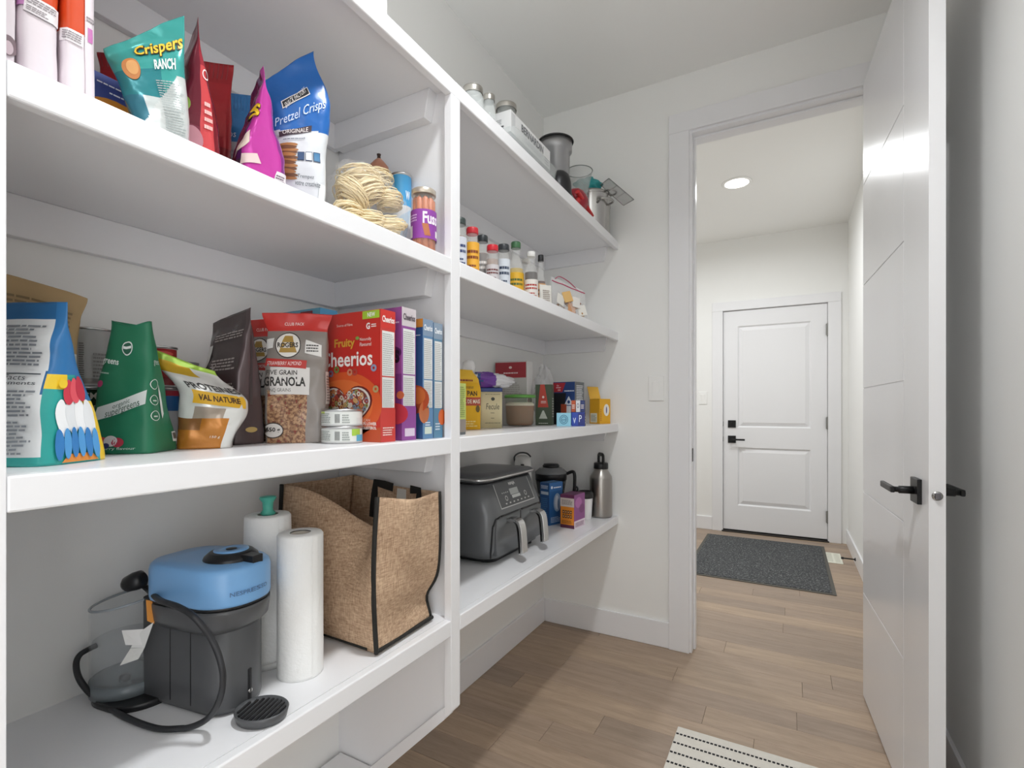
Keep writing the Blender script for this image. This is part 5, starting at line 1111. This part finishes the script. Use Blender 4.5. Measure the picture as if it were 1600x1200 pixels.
c = Carton('navy_cracker_box', 'navy blue box with orange oval lying behind the pink pouches', 'box', (0.262, 0.378, zA), R(90), 0.110, 0.060, 0.104, '#3c4a8c', '#33417d', '#3c4a8c')
c.front.ell(0.42, 0.36, 0.42, 0.33, '#c98430', 2).ell(0.42, 0.34, 0.34, 0.26, '#d8933c', 3).ell(0.44, 0.34, 0.12, 0.2, '#3a2a22', 4).ell(0.46, 0.36, 0.06, 0.14, '#c98430', 5).fine(0.2, 0.86, 0.62, 0.90, 1, '#dfe3ef').fine(0.34, 0.76, 0.7, 0.80, 1, '#dfe3ef'); c.done()
def paint(side, a, t): return '#9c2228' if t > 0.88 else ('#a8262c' if t > 0.45 else '#8b1e25')
b = Bag('red_chip_bag', 'wide red chip bag with ribbed seal at the back of the upper shelf', 'bag', (0.118, 0.530, zA), R(54), 0.216, 0.292, 0.070, paint=paint, mat=FOIL, zt=lambda a, t: 0.022 * a, Wp=[(0, 0.9), (0.4, 0.98), (0.88, 0.98), (1, 1.02)], seed=31, amp=0.005)
for i in range(26): b.front.rect(0.02 + i * 0.037, 0.90, 0.028 + i * 0.037, 0.995, '#7d1a20', 1, (1, 4))
b.front.text('Y.', 0.56, 0.72, 0.68, 0.79, '#f1e9e4', bold=0.04).ell(0.72, 0.56, 0.08, 0.035, '#a9bf3a', 2); b.done()
def paint(side, a, t):
    if side == 'front':
        if a > -1.13 + 3.15 * t and t < 0.6: return '#cfd4d2'
        if t < 0.40: return '#c5cdcc' if a > -0.4 else '#2f6f80'
        return '#3fa09a' if t > 0.66 or a > 0.3 else '#2a7f86'
    return '#3a9a94'
b = Bag('cracker_chip_bag', 'teal cracker bag with yellow lettering leaning to one side', 'bag', (0.342, 0.398, zA), R(64), 0.086, 0.172, 0.056, paint=paint, mat=FOIL, zt=lambda a, t: 0.046 * a, xo=[(0, 0.010), (1, -0.012)], Wp=[(0, 0.70), (0.5, 0.92), (1, 1.12)], seed=32, amp=0.005, n=(96, 90))
b.front.text('Crispers', 0.34, 0.74, 0.97, 0.88, '#3a2f1c', bold=0.07, lay=2, arc=-0.01).text('Crispers', 0.34, 0.745, 0.97, 0.88, '#e8c53a', bold=0.02, lay=4, arc=-0.01).text('RANCH', 0.56, 0.64, 0.86, 0.72, '#eef1ee', bold=0.03).ell(0.24, 0.66, 0.12, 0.11, '#b9783f', 2).ell(0.26, 0.67, 0.08, 0.07, '#d09a5c', 3).fine(0.55, 0.10, 0.92, 0.56, 22, '#9aa3a2', 4, 0.4)
b.done()
def paint(side, a, t):
    if side == 'right':
        if a > 0.25 and t < 0.14: return '#d9d3d3'
        if a > 0.55: return '#7d1f2a'
        if a > 0.0: return '#d0484c' if t < 0.72 else '#9c2434'
        return '#6a1a2c' if t > 0.3 else '#7a2a3f'
    return '#6a1a2c'
b = Bag('candy_twist_bag', 'maroon and red licorice bag standing edge-on, tall pointed top', 'bag', (0.280, 0.478, zA), R(-16), 0.116, 0.228, 0.084, paint=paint, gusset=True, mat=FOIL, Tp=[(0, 1), (0.3, 0.86), (0.7, 0.38), (0.93, 0.05), (1, 0.03)], Ep=[(0, 6), (0.5, 4), (1, 2.5)], amp=0.004, seed=33, n=(84, 70), zt=lambda a, t: 0.018 * a)
b.right.ring(0.76, 0.66, 0.13, 0.035, '#efe3e3', 0.25).ell(0.22, 0.42, 0.10, 0.05, '#7a9a2f', 2).ell(0.4, 0.2, 0.2, 0.09, '#b97a86', 2).fine(0.68, 0.02, 0.9, 0.12, 5, '#5d4a4c', 4).fine(0.62, 0.3, 0.8, 0.5, 4, '#e8b9b4', 4); b.done()
def paint(side, a, t):
    if t > 0.62: return '#3f82bd'
    return '#c9cdd2'
b = Bag('blue_rice_chip_bag', 'blue and white bag with facts panel behind the pink bag', 'bag', (0.118, 0.705, zA), R(60), 0.150, 0.316, 0.072, paint=paint, mat=FOIL, Wp=[(0, 0.9), (0.5, 0.98), (1, 1.02)], seed=34, amp=0.005, zt=lambda a, t: 0.008 * math.sin(a * 3))
for i in range(22): b.front.rect(0.02 + i * 0.044, 0.88, 0.03 + i * 0.044, 0.99, '#2f6aa5', 1, (1, 4))
b.front.text('Chips', 0.04, 0.64, 0.26, 0.70, '#dfe8f2', shear=0.3).fine(0.06, 0.2, 0.36, 0.58, 12, '#8d949c', 4).rect(0.42, 0.16, 0.68, 0.74, '#d9dbd9', 2).fine(0.44, 0.18, 0.66, 0.72, 24, '#70757a', 4); b.done()
def paint(side, a, t):
    if side == 'right': return '#c23d9f' if a < 0.62 else '#8a3a8a'
    if side == 'front': return '#5a2a63' if t > 0.25 else '#4a3a4c'
    return '#8a2f86'
b = Bag('puff_snack_bag', 'magenta and purple snack bag with yellow letters, standing edge-on', 'bag', (0.302, 0.588, zA), R(-22), 0.110, 0.214, 0.084, paint=paint, gusset=True, mat=FOIL, Tp=[(0, 1), (0.3, 0.9), (0.7, 0.45), (0.93, 0.06), (1, 0.03)], Ep=[(0, 5), (0.5, 3.6), (1, 2.5)], amp=0.006, freq=18, seed=35, n=(84, 70), zt=lambda a, t: 0.012 * a)
b.right.text('S', 0.0, 0.58, 0.34, 0.70, '#3a2a1c', bold=0.08, lay=2).text('S', 0.02, 0.585, 0.32, 0.695, '#e8c02f', bold=0.04, lay=4).quad([(0.0, 0.30), (0.20, 0.38), (0.16, 0.48), (0.02, 0.42)], '#e6d3c6', 2).quad([(0.05, 0.20), (0.42, 0.22), (0.36, 0.30), (0.08, 0.29)], '#dcc3c0', 2).rect(0.72, 0.03, 0.95, 0.2, '#ddd6da', 2).fine(0.74, 0.05, 0.93, 0.18, 6, '#6d5a68', 4); b.done()
def paint(side, a, t):
    if side == 'front':
        if t > 0.565 - 0.03 * a: return '#1f62ad'
        if t < 0.09: return '#3a86c8'
        return '#d5d8db'
    return '#1f62ad' if t > 0.56 else '#c9cdd2'
b = Bag('pretzel_crisp_bag', 'tall blue and white pretzel crisps bag with peaked corner', 'bag', (0.290, 0.690, zA), R(50), 0.104, 0.312, 0.066, paint=paint, mat=FILM, Wp=[(0, 0.92), (0.4, 0.96), (0.72, 1.12), (1, 0.92)], xo=[(0, 0), (0.7, 0.002), (1, -0.022)], zt=lambda a, t: 0.046 * a, Tp=[(0, 0.9), (0.3, 1), (0.7, 0.6), (0.95, 0.05), (1, 0.03)], seed=36, amp=0.005, n=(96, 100))
b.front.quad([(0.22, 0.725), (0.70, 0.775), (0.70, 0.825), (0.22, 0.775)], '#e9e6e0', 2).quad([(0.235, 0.732), (0.69, 0.78), (0.69, 0.82), (0.235, 0.77)], '#26272b', 3).text('SNACK FACTORY', 0.265, 0.757, 0.66, 0.795, '#f0eeea', bold=0.0, lay=5, rot=R(11)).text('Pretzel Crisps', 0.10, 0.63, 0.92, 0.71, '#cfe0f3', shear=0.3, lay=4, rot=R(5))
b.front.quad([(0.14, 0.53), (0.70, 0.545), (0.70, 0.585), (0.14, 0.57)], '#3b2a33', 2).text('ORIGINALE', 0.20, 0.545, 0.64, 0.575, '#efe9e4', lay=4).fine(0.2, 0.50, 0.62, 0.515, 1, '#8a9099', 4)
for i in range(13):
    z_ = 0.235 + i * 0.019; b.front.ell(0.26 + 0.02 * math.sin(i * 2.1), z_, 0.20, 0.014, '#6f4426' if i % 2 else '#a8703f', 2 + i % 3, 16)
for i, cl in enumerate(('#2f4a70', '#e3e8ec', '#2f6f9a')): b.front.rect(0.46 + i * 0.15, 0.35, 0.59 + i * 0.15, 0.41, '#2a3b58', 2, (2, 2)).rect(0.47 + i * 0.15, 0.355, 0.58 + i * 0.15, 0.405, cl, 4, (2, 2))
b.front.text('Trempez', 0.46, 0.235, 0.76, 0.265, '#4a5058', shear=0.2).text('votre creativite', 0.42, 0.195, 0.88, 0.225, '#4a5058', shear=0.2).ell(0.12, 0.16, 0.10, 0.035, '#c0a58e', 2).rect(0.86, 0.06, 0.97, 0.22, '#e2e4e6', 2)
b.done()
# bag of rice noodles
t = thing('rice_noodle_bag', 'clear bag of pale rice noodle nests on the upper shelf', 'bag', (0, 0, 0))
NOOD = M('rice_noodle', '#ecdcb6', 0.55, var=0.06)
rn = random.Random(11); nc = Vector((0, 0, 0)); nests = []
for u, v, x in ((546, 340, 0.325), (570, 345, 0.335), (602, 352, 0.335), (550, 304, 0.30), (576, 300, 0.30), (608, 314, 0.30), (560, 277, 0.28), (586, 282, 0.26)):
    y = ypx(u, x); z = max(zA + 0.030, zpx(v, x, y)); nests.append((x, y, z))
    m = MB()
    for k in range(30):
        ax, ay, az = rn.uniform(0.022, 0.038), rn.uniform(0.034, 0.056), rn.uniform(-1, 1)
        ph = rn.uniform(0, 6.28); tl = rn.uniform(-0.35, 0.35); n_ = 18; off = az * 0.023; sh_ = math.sqrt(max(0.1, 1 - (az * 0.85) ** 2))
        m.tube([(ax * sh_ * math.cos(a) + rn.uniform(-.001, .001), ay * sh_ * math.sin(a) + rn.uniform(-.0015, .0015), off + tl * ax * math.cos(a + ph) * 0.6 + rn.uniform(-.001, .001)) for a in [2 * math.pi * i / n_ for i in range(n_)]], 0.0012, 5, closed=True)
    m.lathe([(0.001, -0.014), (0.017, -0.010), (0.021, 0.0), (0.017, 0.010), (0.001, 0.014)], 12, sy=1.3)
    o = obj('noodle_nest', m, NOOD, t, loc=(x, y, max(z, zA + 0.034)), rot=(rn.uniform(-.5, .5), rn.uniform(-.4, .4), rn.uniform(-.6, .6)), fix=False); o['kind'] = 'stuff'
fm = MB(); c0 = Vector((sum(p[0] for p in nests) / 8, sum(p[1] for p in nests) / 8, zA + 0.085))
for j in range(25):
    ph = math.pi * j / 24
    for i in range(48):
        th = 2 * math.pi * i / 48; d = Vector((math.sin(ph) * math.cos(th), math.sin(ph) * math.sin(th), math.cos(ph)))
        k = 1.05 + 0.16 * noise.noise(d * 2.6) + 0.08 * noise.noise(d * 7)
        p = c0 + Vector((d.x * 0.072 * k, d.y * 0.098 * k, d.z * 0.088 * k)); p.z = max(p.z - (p.y - c0.y) * 0.18, zA + 0.0005); fm.v.append(tuple(p))
for j in range(24):
    for i in range(48): fm.f.append((j * 48 + i, j * 48 + (i + 1) % 48, (j + 1) * 48 + (i + 1) % 48, (j + 1) * 48 + i)); fm.c.append((1, 1, 1)); fm.sm.append(True)
obj('clear_film', fm, clear_film('noodle_film', '#ffffff', 0.07, 0.1), t, weld=0.0001)
ox, oy = 0.235, ypx(592, 0.235); oz = zpx(270, ox, oy)
t = thing('onion', 'small brown onion perched behind the noodle bag', 'onion', (ox, oy, oz - 0.018))
obj('bulb', MB().lathe([(0.003, 0.0), (0.016, 0.004), (0.026, 0.018), (0.025, 0.032), (0.014, 0.046), (0.006, 0.054)], 24), M('onion_skin', '#b07a62', 0.35, var=0.2, scale=50), t)
obj('stem', MB().lathe([(0.006, 0.050), (0.004, 0.060), (0.0055, 0.066), (0.001, 0.067)], 10), M('onion_tip', '#3c2c26', 0.8), t)
sx_, sy_ = 0.150, ypx(592, 0.150)
cx_, cy_ = 0.268, ypx(627, 0.268); ch_ = zpx(276, cx_, cy_) - zA
t, p = can('salt_canister', 'white salt canister with light blue top behind the noodles', cx_, cy_, zA, 0.0275, ch_, [(0, '#d5d9dd'), (0.62, '#d5d9dd'), (0.64, '#4aa0d6')], cat='canister')
p.text('W', 0.62, 0.70, 0.76, 0.80, '#e8f1f8', bold=0.03).quad([(0.3, 0.2), (0.6, 0.2), (0.8, 0.6), (0.45, 0.5)], '#b9cfdf', 1).ell(0.6, 0.22, 0.12, 0.05, '#c4705c', 2); p.build(t)
jx, jy = 0.362, ypx(662, 0.362); jh = zpx(299, jx, jy) - zA
t = thing('sausage_jar', 'glass jar of orange sausages with purple label and pale lid', 'jar', (jx, jy, zA))
SAUS = M('sausage', '#b9683f', 0.45, var=0.12, scale=60)
for i in range(9):
    a = 2 * math.pi * i / 9; obj('sausage', MB().lathe([(0.002, 0.004), (0.008, 0.010), (0.0085, jh * 0.5), (0.008, jh - 0.026), (0.002, jh - 0.018)], 10, (0.0205 * math.cos(a), 0.0205 * math.sin(a), 0)), SAUS, t)
obj('glass', MB().lathe([(0.028, 0), (0.0315, 0.004), (0.0315, jh - 0.030), (0.028, jh - 0.018), (0.0275, jh - 0.010)], 36, cap=False), clear_film('jar_glass', '#f2efe9', 0.12, 0.04), t)
obj('lid', MB().lathe([(0.0305, jh - 0.014), (0.031, jh - 0.012), (0.031, jh - 0.002), (0.029, jh), (0, jh)], 36), M('champagne_lid', '#cfc5b6', 0.3, 0.7), t)
fa = to_cam(jx, jy)
p = cyl_print(0.0318, 0.0, jh, fa); p.rect(-0.3, 0.22, 1.3, 0.66, '#8a3f9c', 0, (60, 2)).rect(0.1, 0.24, 0.22, 0.42, '#e4dfe2', 2).text('Fuss', 0.48, 0.44, 0.86, 0.62, '#efe4f2', bold=0.03).quad([(0.52, 0.26), (0.66, 0.26), (0.6, 0.44), (0.46, 0.44)], '#b06a44', 2).rect(0.80, 0.26, 0.92, 0.36, '#e4dfe2', 2).fine(0.1, 0.48, 0.36, 0.6, 3, '#d0aedb', 3); p.build(t, 'paper_label')

# ------------------------------------------------------------------ upper shelf, right bay: spices and bottles
def spice(lb, u, x, r, vtop, cap, caph, body, label=None, txt=None, neck=0.8, shoulder=0.80, cr=1.0, lab=(0.04, 0.74), name='spice_jar', y=None, clear=True, h=None):
    y = ypx(u, x) if y is None else y; h = h or zpx(vtop, x, y) - zA
    t = thing(name, lb, 'jar' if 'jar' in name else 'bottle', (x, y, zA))
    hb = h - caph
    obj('contents', MB().lathe([(r * 0.86, 0.003), (r * 0.90, 0.006), (r * 0.90, hb * min(0.76, shoulder)), (0, hb * min(0.77, shoulder + 0.01))], 24), M(body + '_contents', body, 0.8, var=0.15, scale=90), t)
    g = clear_film('spice_glass', '#f4f4f2', 0.16, 0.05)
    obj('bottle_glass', MB().lathe([(r * 0.9, 0), (r, 0.004), (r, hb * shoulder), (r * neck, hb * (shoulder + (1 - shoulder) * 0.55)), (r * neck, hb + 0.002)], 28, cap=False), g, t)
    rc = r * cr * max(neck, 0.55) * 1.12
    obj('cap', MB().lathe([(rc * 0.97, hb - 0.001), (rc, hb + 0.001), (rc, h - 0.003), (rc * 0.92, h), (0, h)], 24), M(cap + '_cap', cap, 0.4), t)
    if label:
        p = cyl_print(r + 0.0002, 0, hb, to_cam(x, y)); p.rect(-0.15, lab[0], 1.15, lab[1], label, 0, (40, 2))
        if txt: p.fine(0.24, lerp(*lab, 0.56), 0.80, lerp(*lab, 0.86), 2, txt[1])
        p.fine(0.25, lerp(*lab, 0.15), 0.75, lerp(*lab, 0.45), 3, txt[1] if txt else '#777777'); p.build(t, 'paper_label')
    return t
spice('dark-capped spice jar with white and navy label beside the upright', 718, 0.330, 0.0205, 342, '#3a4442', 0.018, '#7d5546', '#c9cbd3', ('', '#2c3a66'))
spice('red-capped spice jar with orange-yellow contents label', 738, 0.330, 0.0205, 357, '#b92a33', 0.018, '#d59a2c', '#e0a534', ('', '#7d3a14'), lab=(0.0, 0.80))
spice('black-capped spice jar with grey and peach label', 754, 0.285, 0.0195, 369, '#2c3133', 0.020, '#8a7a72', '#8d8986', ('', '#e6e2de'))
spice('squat red-capped spice jar of grey-brown blend', 769.5, 0.345, 0.0205, 384, '#c02430', 0.018, '#8d7a70', '#bdb9bb', ('', '#6a3a3a'), lab=(0.02, 0.60))
spice('black-capped grinder jar with white round-logo label', 787, 0.300, 0.0220, 383, '#33363a', 0.020, '#8a8f94', '#cdd3da', ('', '#2f3d55'), lab=(0.05, 0.80))
spice('oil bottle with green cap and yellow label', 806, 0.290, 0.0290, 379, '#3f6b47', 0.022, '#b59a3c', '#d9a92c', ('', '#4a5f2a'), neck=0.55, shoulder=0.62, name='oil_bottle', lab=(0.02, 0.54), cr=1.0)
spice('pale plastic bottle between the oil bottle and soy sauce', 822, 0.230, 0.0250, 405, '#d8d6d2', 0.016, '#cfc9bd', '#e2ddd2', ('', '#8a6a3a'), neck=0.6, name='vinegar_bottle')
spice('soy sauce bottle with white cap and dark contents', 830, 0.338, 0.0250, 394, '#dcdbd8', 0.018, '#2a1a15', '#d9d4cd', ('', '#a8352c'), neck=0.55, shoulder=0.66, name='soy_sauce_bottle', lab=(0.03, 0.50))
spice('small black-capped extract bottle beside the soy sauce', 845, 0.300, 0.0190, 399, '#26272a', 0.024, '#5a2f1c', '#d9a878', ('', '#6a3a24'), neck=0.55, shoulder=0.60, name='extract_bottle', lab=(0.04, 0.55))
px_, py_ = 0.352, ypx(852, 0.352)
def paint(side, a, t): return '#d9d6cf' if t > 0.2 else '#cdbfae'
b = Bag('seasoning_packet', 'white seasoning packet standing before the extract bottle', 'packet', (px_, py_, zA), R(55), 0.052, 0.090, 0.022, paint=paint, mat=PAPER, seed=41, amp=0.003, n=(40, 30)); b.front.fine(0.2, 0.3, 0.8, 0.8, 6, '#9a8f86'); b.done()
# zip bag with nuts and sachets
zx, zy = 0.322, ypx(887, 0.322)
t = thing('zip_bag_of_snacks', 'clear zip bag with pink seal holding nuts and paper sachets', 'bag', (zx, zy, zA), R(58))
rn = random.Random(4)
for i in range(34):
    x_, y_, z_ = rn.uniform(-0.075, 0.075), rn.uniform(-0.026, 0.026), 0
    z_ = 0.0145 + rn.random() * 0.085 * (1 - (x_ / 0.09) ** 2)
    cl = rn.choice(['#9a6a44', '#7d4a2f', '#b58a5a', '#c9a878', '#8a3f2c'])
    obj('nut', MB().lathe([(0.001, -0.012), (0.007, -0.006), (0.0085, 0.002), (0.005, 0.010), (0.001, 0.013)], 10, sx=1.0, sy=0.75), M('nut_' + cl[1:], cl, 0.6) if ('nut_' + cl[1:]) not in bpy.data.materials else bpy.data.materials['nut_' + cl[1:]], t, loc=(x_, y_, z_), rot=(rn.uniform(0, 3), rn.uniform(0, 3), rn.uniform(0, 3)))
for i, (x_, z_, ry, cl) in enumerate(((-0.058, 0.082, 20, '#e0ddd6'), (-0.022, 0.098, -15, '#d8b070'), (0.024, 0.078, 8, '#dedbd6'), (0.055, 0.046, -10, '#e0ddd6'), (-0.055, 0.036, 35, '#cfcac2'), (0.0, 0.050, 12, '#c9956a'))):
    obj('sachet', MB().box(-0.021, 0.021, -0.002, 0.002, -0.024, 0.024, cl), PAPER, t, loc=(x_, -0.030, z_), rot=(R(-12), R(ry), R(ry * 0.4)), bevel=0.0015, seg=1)
fm = MB(); nu, nv = 40, 26
def zsurf(a, b, sgn):
    x_ = (a - 0.5) * 0.19 * (1 - 0.08 * b); T_ = 0.040 * math.sin(math.pi * min(1, 0.15 + a * 0.7)) * (1 - b) ** 0.6 + 0.001
    z_ = 0.0006 + b * (0.176 - 0.045 * (a - 0.2)) + 0.006 * b * noise.noise(Vector((a * 5, b * 4, 1))); y_ = sgn * T_ + 0.012 * noise.noise(Vector((a * 4, b * 3, 7))) * b
    return Vector((x_, y_, z_))
fm.grid(lambda a, b: zsurf(a, b, -1), nu, nv); fm.grid(lambda a, b: zsurf(a, b, 1), nu, nv)
obj('clear_film', fm, CLEAR, t, fix=False)
ZIP = M('pink_zip_seal', '#b83a63', 0.4)
obj('zip_seal', MB().tube([zsurf(i / 20, 0.90, -1) + Vector((0, -0.001, 0.0)) for i in range(21)], 0.0022, 6), ZIP, t)
obj('zip_tab', MB().tube(smooth_path([zsurf(0.10, 0.98, -1), zsurf(0.25, 1, -1) + Vector((0, 0, 0.012)), zsurf(0.5, 1, -1) + Vector((0, -0.004, 0.012)), zsurf(0.72, 0.96, -1)], 6), 0.0032, 6, flat=0.5), ZIP, t)

# ------------------------------------------------------------------ top shelf
zT = ZT
t = thing('clear_storage_bin', 'clear plastic storage bin above the left bay', 'bin', (0.270, 0.862, zT))
obj('bin', MB().box(-0.06, 0.06, -0.045, 0.045, 0, 0.19), MILKY, t, bevel=0.006)
obj('contents', MB().box(-0.052, 0.052, -0.037, 0.037, 0.004, 0.13), M('grey_contents', '#b5b5b4', 0.7, var=0.2, scale=60), t, bevel=0.004)
JLID = M('silver_jar_lid', '#c6c3bd', 0.28, 1.0)
def mason(lb, u, x, r, vt):
    y = ypx(u, x); h = zpx(vt, x, y) - zT
    t = thing('mason_jar', lb, 'jar', (x, y, zT))
    obj('glass', MB().lathe([(r * 0.9, 0), (r, 0.006), (r, h * 0.74), (r * 0.82, h * 0.85), (r * 0.82, h - 0.004), (r * 0.80, h - 0.004), (r * 0.80, h * 0.85), (r * 0.96, h * 0.73), (r * 0.96, 0.008), (0, 0.006)], 36), clear_film('mason_glass', '#e9eeed', 0.25, 0.03), t)
    obj('lid_band', MB().lathe([(r * 0.90, h - 0.020), (r * 0.92, h - 0.018), (r * 0.90, h - 0.012), (r * 0.92, h - 0.008), (r * 0.91, h - 0.001), (r * 0.86, h)], 36, cap=False), JLID, t)
    obj('lid_disc', MB().lathe([(0, h - 0.002), (r * 0.87, h - 0.001), (r * 0.87, h)], 36, cap=False).lathe([(r * 0.5, h - 0.0005), (0, h - 0.0005)], 30, cap=False), JLID, t)
mason('large clear mason jar with silver lid beside the shelf edge', 739, 0.330, 0.0335, 139)
mason('small clear mason jar with silver lid behind the large one', 764, 0.290, 0.0220, 150)
mason('clear mason jar with broad silver lid behind the white carton', 791, 0.176, 0.0460, 166)
t = thing('glass_baking_dish', 'clear rectangular glass baking dish under the white carton', 'dish', (0.308, 1.612, zT))
dp = [rrect(0.135, 0.34, 0.02, 6), rrect(0.16, 0.362, 0.022, 6)]
obj('dish', loft(MB(), [(dp[0], 0.0), (dp[1], 0.080), (scaled(dp[1], 0.965), 0.080), (scaled(dp[0], 0.955), 0.006)]), clear_film('dish_glass', '#cfd4d3', 0.34, 0.04), t)
c = Carton('jar_lid_carton', 'white carton of jar lids resting on the glass dish', 'box', (0.305, 1.617, zT + 0.0805), R(90), 0.315, 0.108, 0.074, '#dcdcdc', '#d2d2d2', '#e0e0e0')
c.front.text('BERNARDIN', 0.24, 0.48, 0.80, 0.84, '#6d6f72', bold=0.03).fine(0.30, 0.14, 0.80, 0.40, 3, '#b0b3b5').rect(0.03, 0.2, 0.10, 0.9, '#c9cacb', 1).fine(0.84, 0.1, 0.97, 0.5, 3, '#9a9c9e')
c.left.fine(0.15, 0.45, 0.7, 0.7, 3, '#a5a7a9').rect(0.4, 0.28, 0.75, 0.36, '#4a4c4f', 2); c.done()
PANM = M('dark_nonstick', '#a2a2a3', 0.34, 0.7); PAND = M('black_nonstick', '#2c2c2e', 0.35, 0.4)
px_, py_ = 0.262, ypx(868, 0.262); ph_ = zpx(222, px_, py_) - zT
t = thing('stock_pot', 'grey metal stock pot with flared dark rim on the top shelf', 'pot', (px_, py_, zT))
obj('pot_body', MB().lathe([(0.056, 0), (0.060, 0.004), (0.063, ph_ - 0.055), (0.072, ph_ - 0.050), (0.074, ph_ - 0.006), (0.070, ph_ - 0.006), (0.061, ph_ - 0.055), (0.055, 0.01), (0, 0.008)], 44), PANM, t)
obj('rim', MB().tube([(0.0765 * math.cos(2 * math.pi * i / 40), 0.0765 * math.sin(2 * math.pi * i / 40), ph_ - 0.004) for i in range(40)], 0.0042, 8, closed=True), PAND, t)
bx_, by_ = 0.365, ypx(873, 0.365)
t = thing('black_bowl', 'black non-stick bowl turned over before the grey stock pot', 'bowl', (bx_, by_, zT))
obj('bowl', MB().lathe([(0.050, 0), (0.052, 0.004), (0.050, 0.055), (0.042, 0.085), (0.030, 0.097), (0, 0.099)], 40), PAND, t)
gx, gy = 0.318, ypx(905, 0.318); gh = zpx(268, gx, gy) - zT
t = thing('glass_bowl', 'tall clear glass bowl behind the red strainer', 'bowl', (gx, gy, zT))
obj('bowl', MB().lathe([(0.030, 0), (0.034, 0.004), (0.040, gh * 0.6), (0.062, gh), (0.059, gh), (0.037, gh * 0.6), (0.031, 0.010), (0, 0.008)], 44), clear_film('bowl_glass', '#d6dbda', 0.22, 0.03), t)
obj('rim', MB().tube([(0.0605 * math.cos(2 * math.pi * i / 40), 0.0605 * math.sin(2 * math.pi * i / 40), gh) for i in range(40)], 0.0022, 8, closed=True), M('glass_rim', '#7f8584', 0.1), t)
RED = M('red_plastic', '#bf2a2c', 0.35); DRED = M('dark_red_plastic', '#8f1f2c', 0.3)
rx_, ry_ = 0.386, ypx(908, 0.386)
t = thing('red_strainer', 'red plastic strainer with dark red bowl and long handle', 'strainer', (rx_, ry_, zT))
obj('strainer_bowl', MB().lathe([(0.052, 0), (0.055, 0.003), (0.052, 0.010), (0.040, 0.030), (0.02, 0.040), (0, 0.042)], 36), DRED, t, loc=(-0.016, 0.0, 0.058), rot=(0, R(62), R(0)))
obj('handle', MB().tube(smooth_path([(0.012, -0.075, 0.062), (0.014, -0.03, 0.050), (0.016, 0.03, 0.030), (0.018, 0.085, 0.013)], 6), 0.0105, 10, flat=0.7), RED, t)
obj('collar', MB().tube([(0.0, -0.05, 0.02), (0.006, -0.04, 0.055)], 0.011, 10), RED, t)
qx, qy = 0.315, 2.345; qh = zpx(312, qx, qy) - zT
t = thing('steel_pot', 'shiny stainless pot with loop handles at the end of the top shelf', 'pot', (qx, qy, zT), R(-30))
obj('pot_body', MB().lathe([(0.086, 0), (0.094, 0.005), (0.096, 0.012), (0.096, qh - 0.05), (0.099, qh - 0.046), (0.099, qh - 0.002), (0.102, qh), (0.097, qh - 0.003), (0.093, 0.012), (0, 0.010)], 52), STEEL, t)
for a in (0, math.pi):
    obj('loop_handle', MB().tube(smooth_path([(0.094 * math.cos(a), -0.032, qh - 0.052), (0.125 * math.cos(a), -0.036, qh - 0.046), (0.138 * math.cos(a), 0, qh - 0.044), (0.125 * math.cos(a), 0.036, qh - 0.046), (0.094 * math.cos(a), 0.032, qh - 0.052)], 6), 0.0055, 8), STEEL, t)
t = thing('steel_colander', 'small steel pan nested in the stainless pot, its handles showing', 'pan', (qx, qy, zT + qh + 0.0006), R(-8))
obj('pan_body', MB().lathe([(0.099, 0), (0.100, 0.003), (0.100, 0.014), (0.096, 0.014), (0.094, 0.004), (0, 0.003)], 44), STEEL, t)
for a in (0, math.pi):
    obj('loop_handle', MB().tube(smooth_path([(0.096 * math.cos(a), -0.030, 0.006), (0.122 * math.cos(a), -0.032, 0.008), (0.134 * math.cos(a), 0, 0.009), (0.122 * math.cos(a), 0.032, 0.008), (0.096 * math.cos(a), 0.030, 0.006)], 6), 0.005, 8), STEEL, t)
TEALF = M('teal_film', '#2f9c9e', 0.25, var=0.1, bump=0.6, bscale=40)
crumple('teal_pouch', 'crumpled teal pouch lying on top of the stainless pot', 'pouch', (0.305, 2.352, zT + qh + 0.066), (R(8), R(12), 0.5), (0.064, 0.052, 0.036), TEALF, 5.5, 0.35, 2.3, 'pouch')
# wire cooling rack leaning out over the pot
t = thing('wire_rack', 'small chrome wire cooling rack leaning on the stainless pot', 'rack', (0, 0, 0))
A_, B_, C_, D_ = ony(950, 283, 2.36), ony(937, 293, 2.33), ony(973, 325, 2.36), ony(989, 316, 2.40)
WIRE = M('chrome_wire', '#8d8b8a', 0.25, 1.0)
A_, B_, C_, D_ = (p + Vector((0.004, 0.0, 0.012)) for p in (A_, B_, C_, D_))
frame = [A_, B_, C_, D_]
for i in range(4): obj('frame_wire', MB().tube([frame[i], frame[(i + 1) % 4]], 0.0020, 6), WIRE, t)
for k in range(1, 9): obj('wire', MB().tube([A_.lerp(B_, k / 9), D_.lerp(C_, k / 9)], 0.0011, 5), WIRE, t)
for k in (0.33, 0.66): obj('wire', MB().tube([A_.lerp(D_, k), B_.lerp(C_, k)], 0.0016, 5), WIRE, t)

# ------------------------------------------------------------------ groups of repeats
GROUPS = {'cereal_box': 'cereal boxes on the middle shelf', 'spice_jar': 'spice jars on the upper right shelf', 'mason_jar': 'mason jars on the top shelf',
          'candy_pouch': 'pink candy pouches', 'granola_bag': 'granola bags', 'ceiling_light': 'recessed ceiling lights', 'light_switch': 'wall light switches'}
for o in S.objects:
    if o.parent is None and o.get('category'):
        g = GROUPS.get(o.name.split('.')[0])
        if g: o['group'] = g
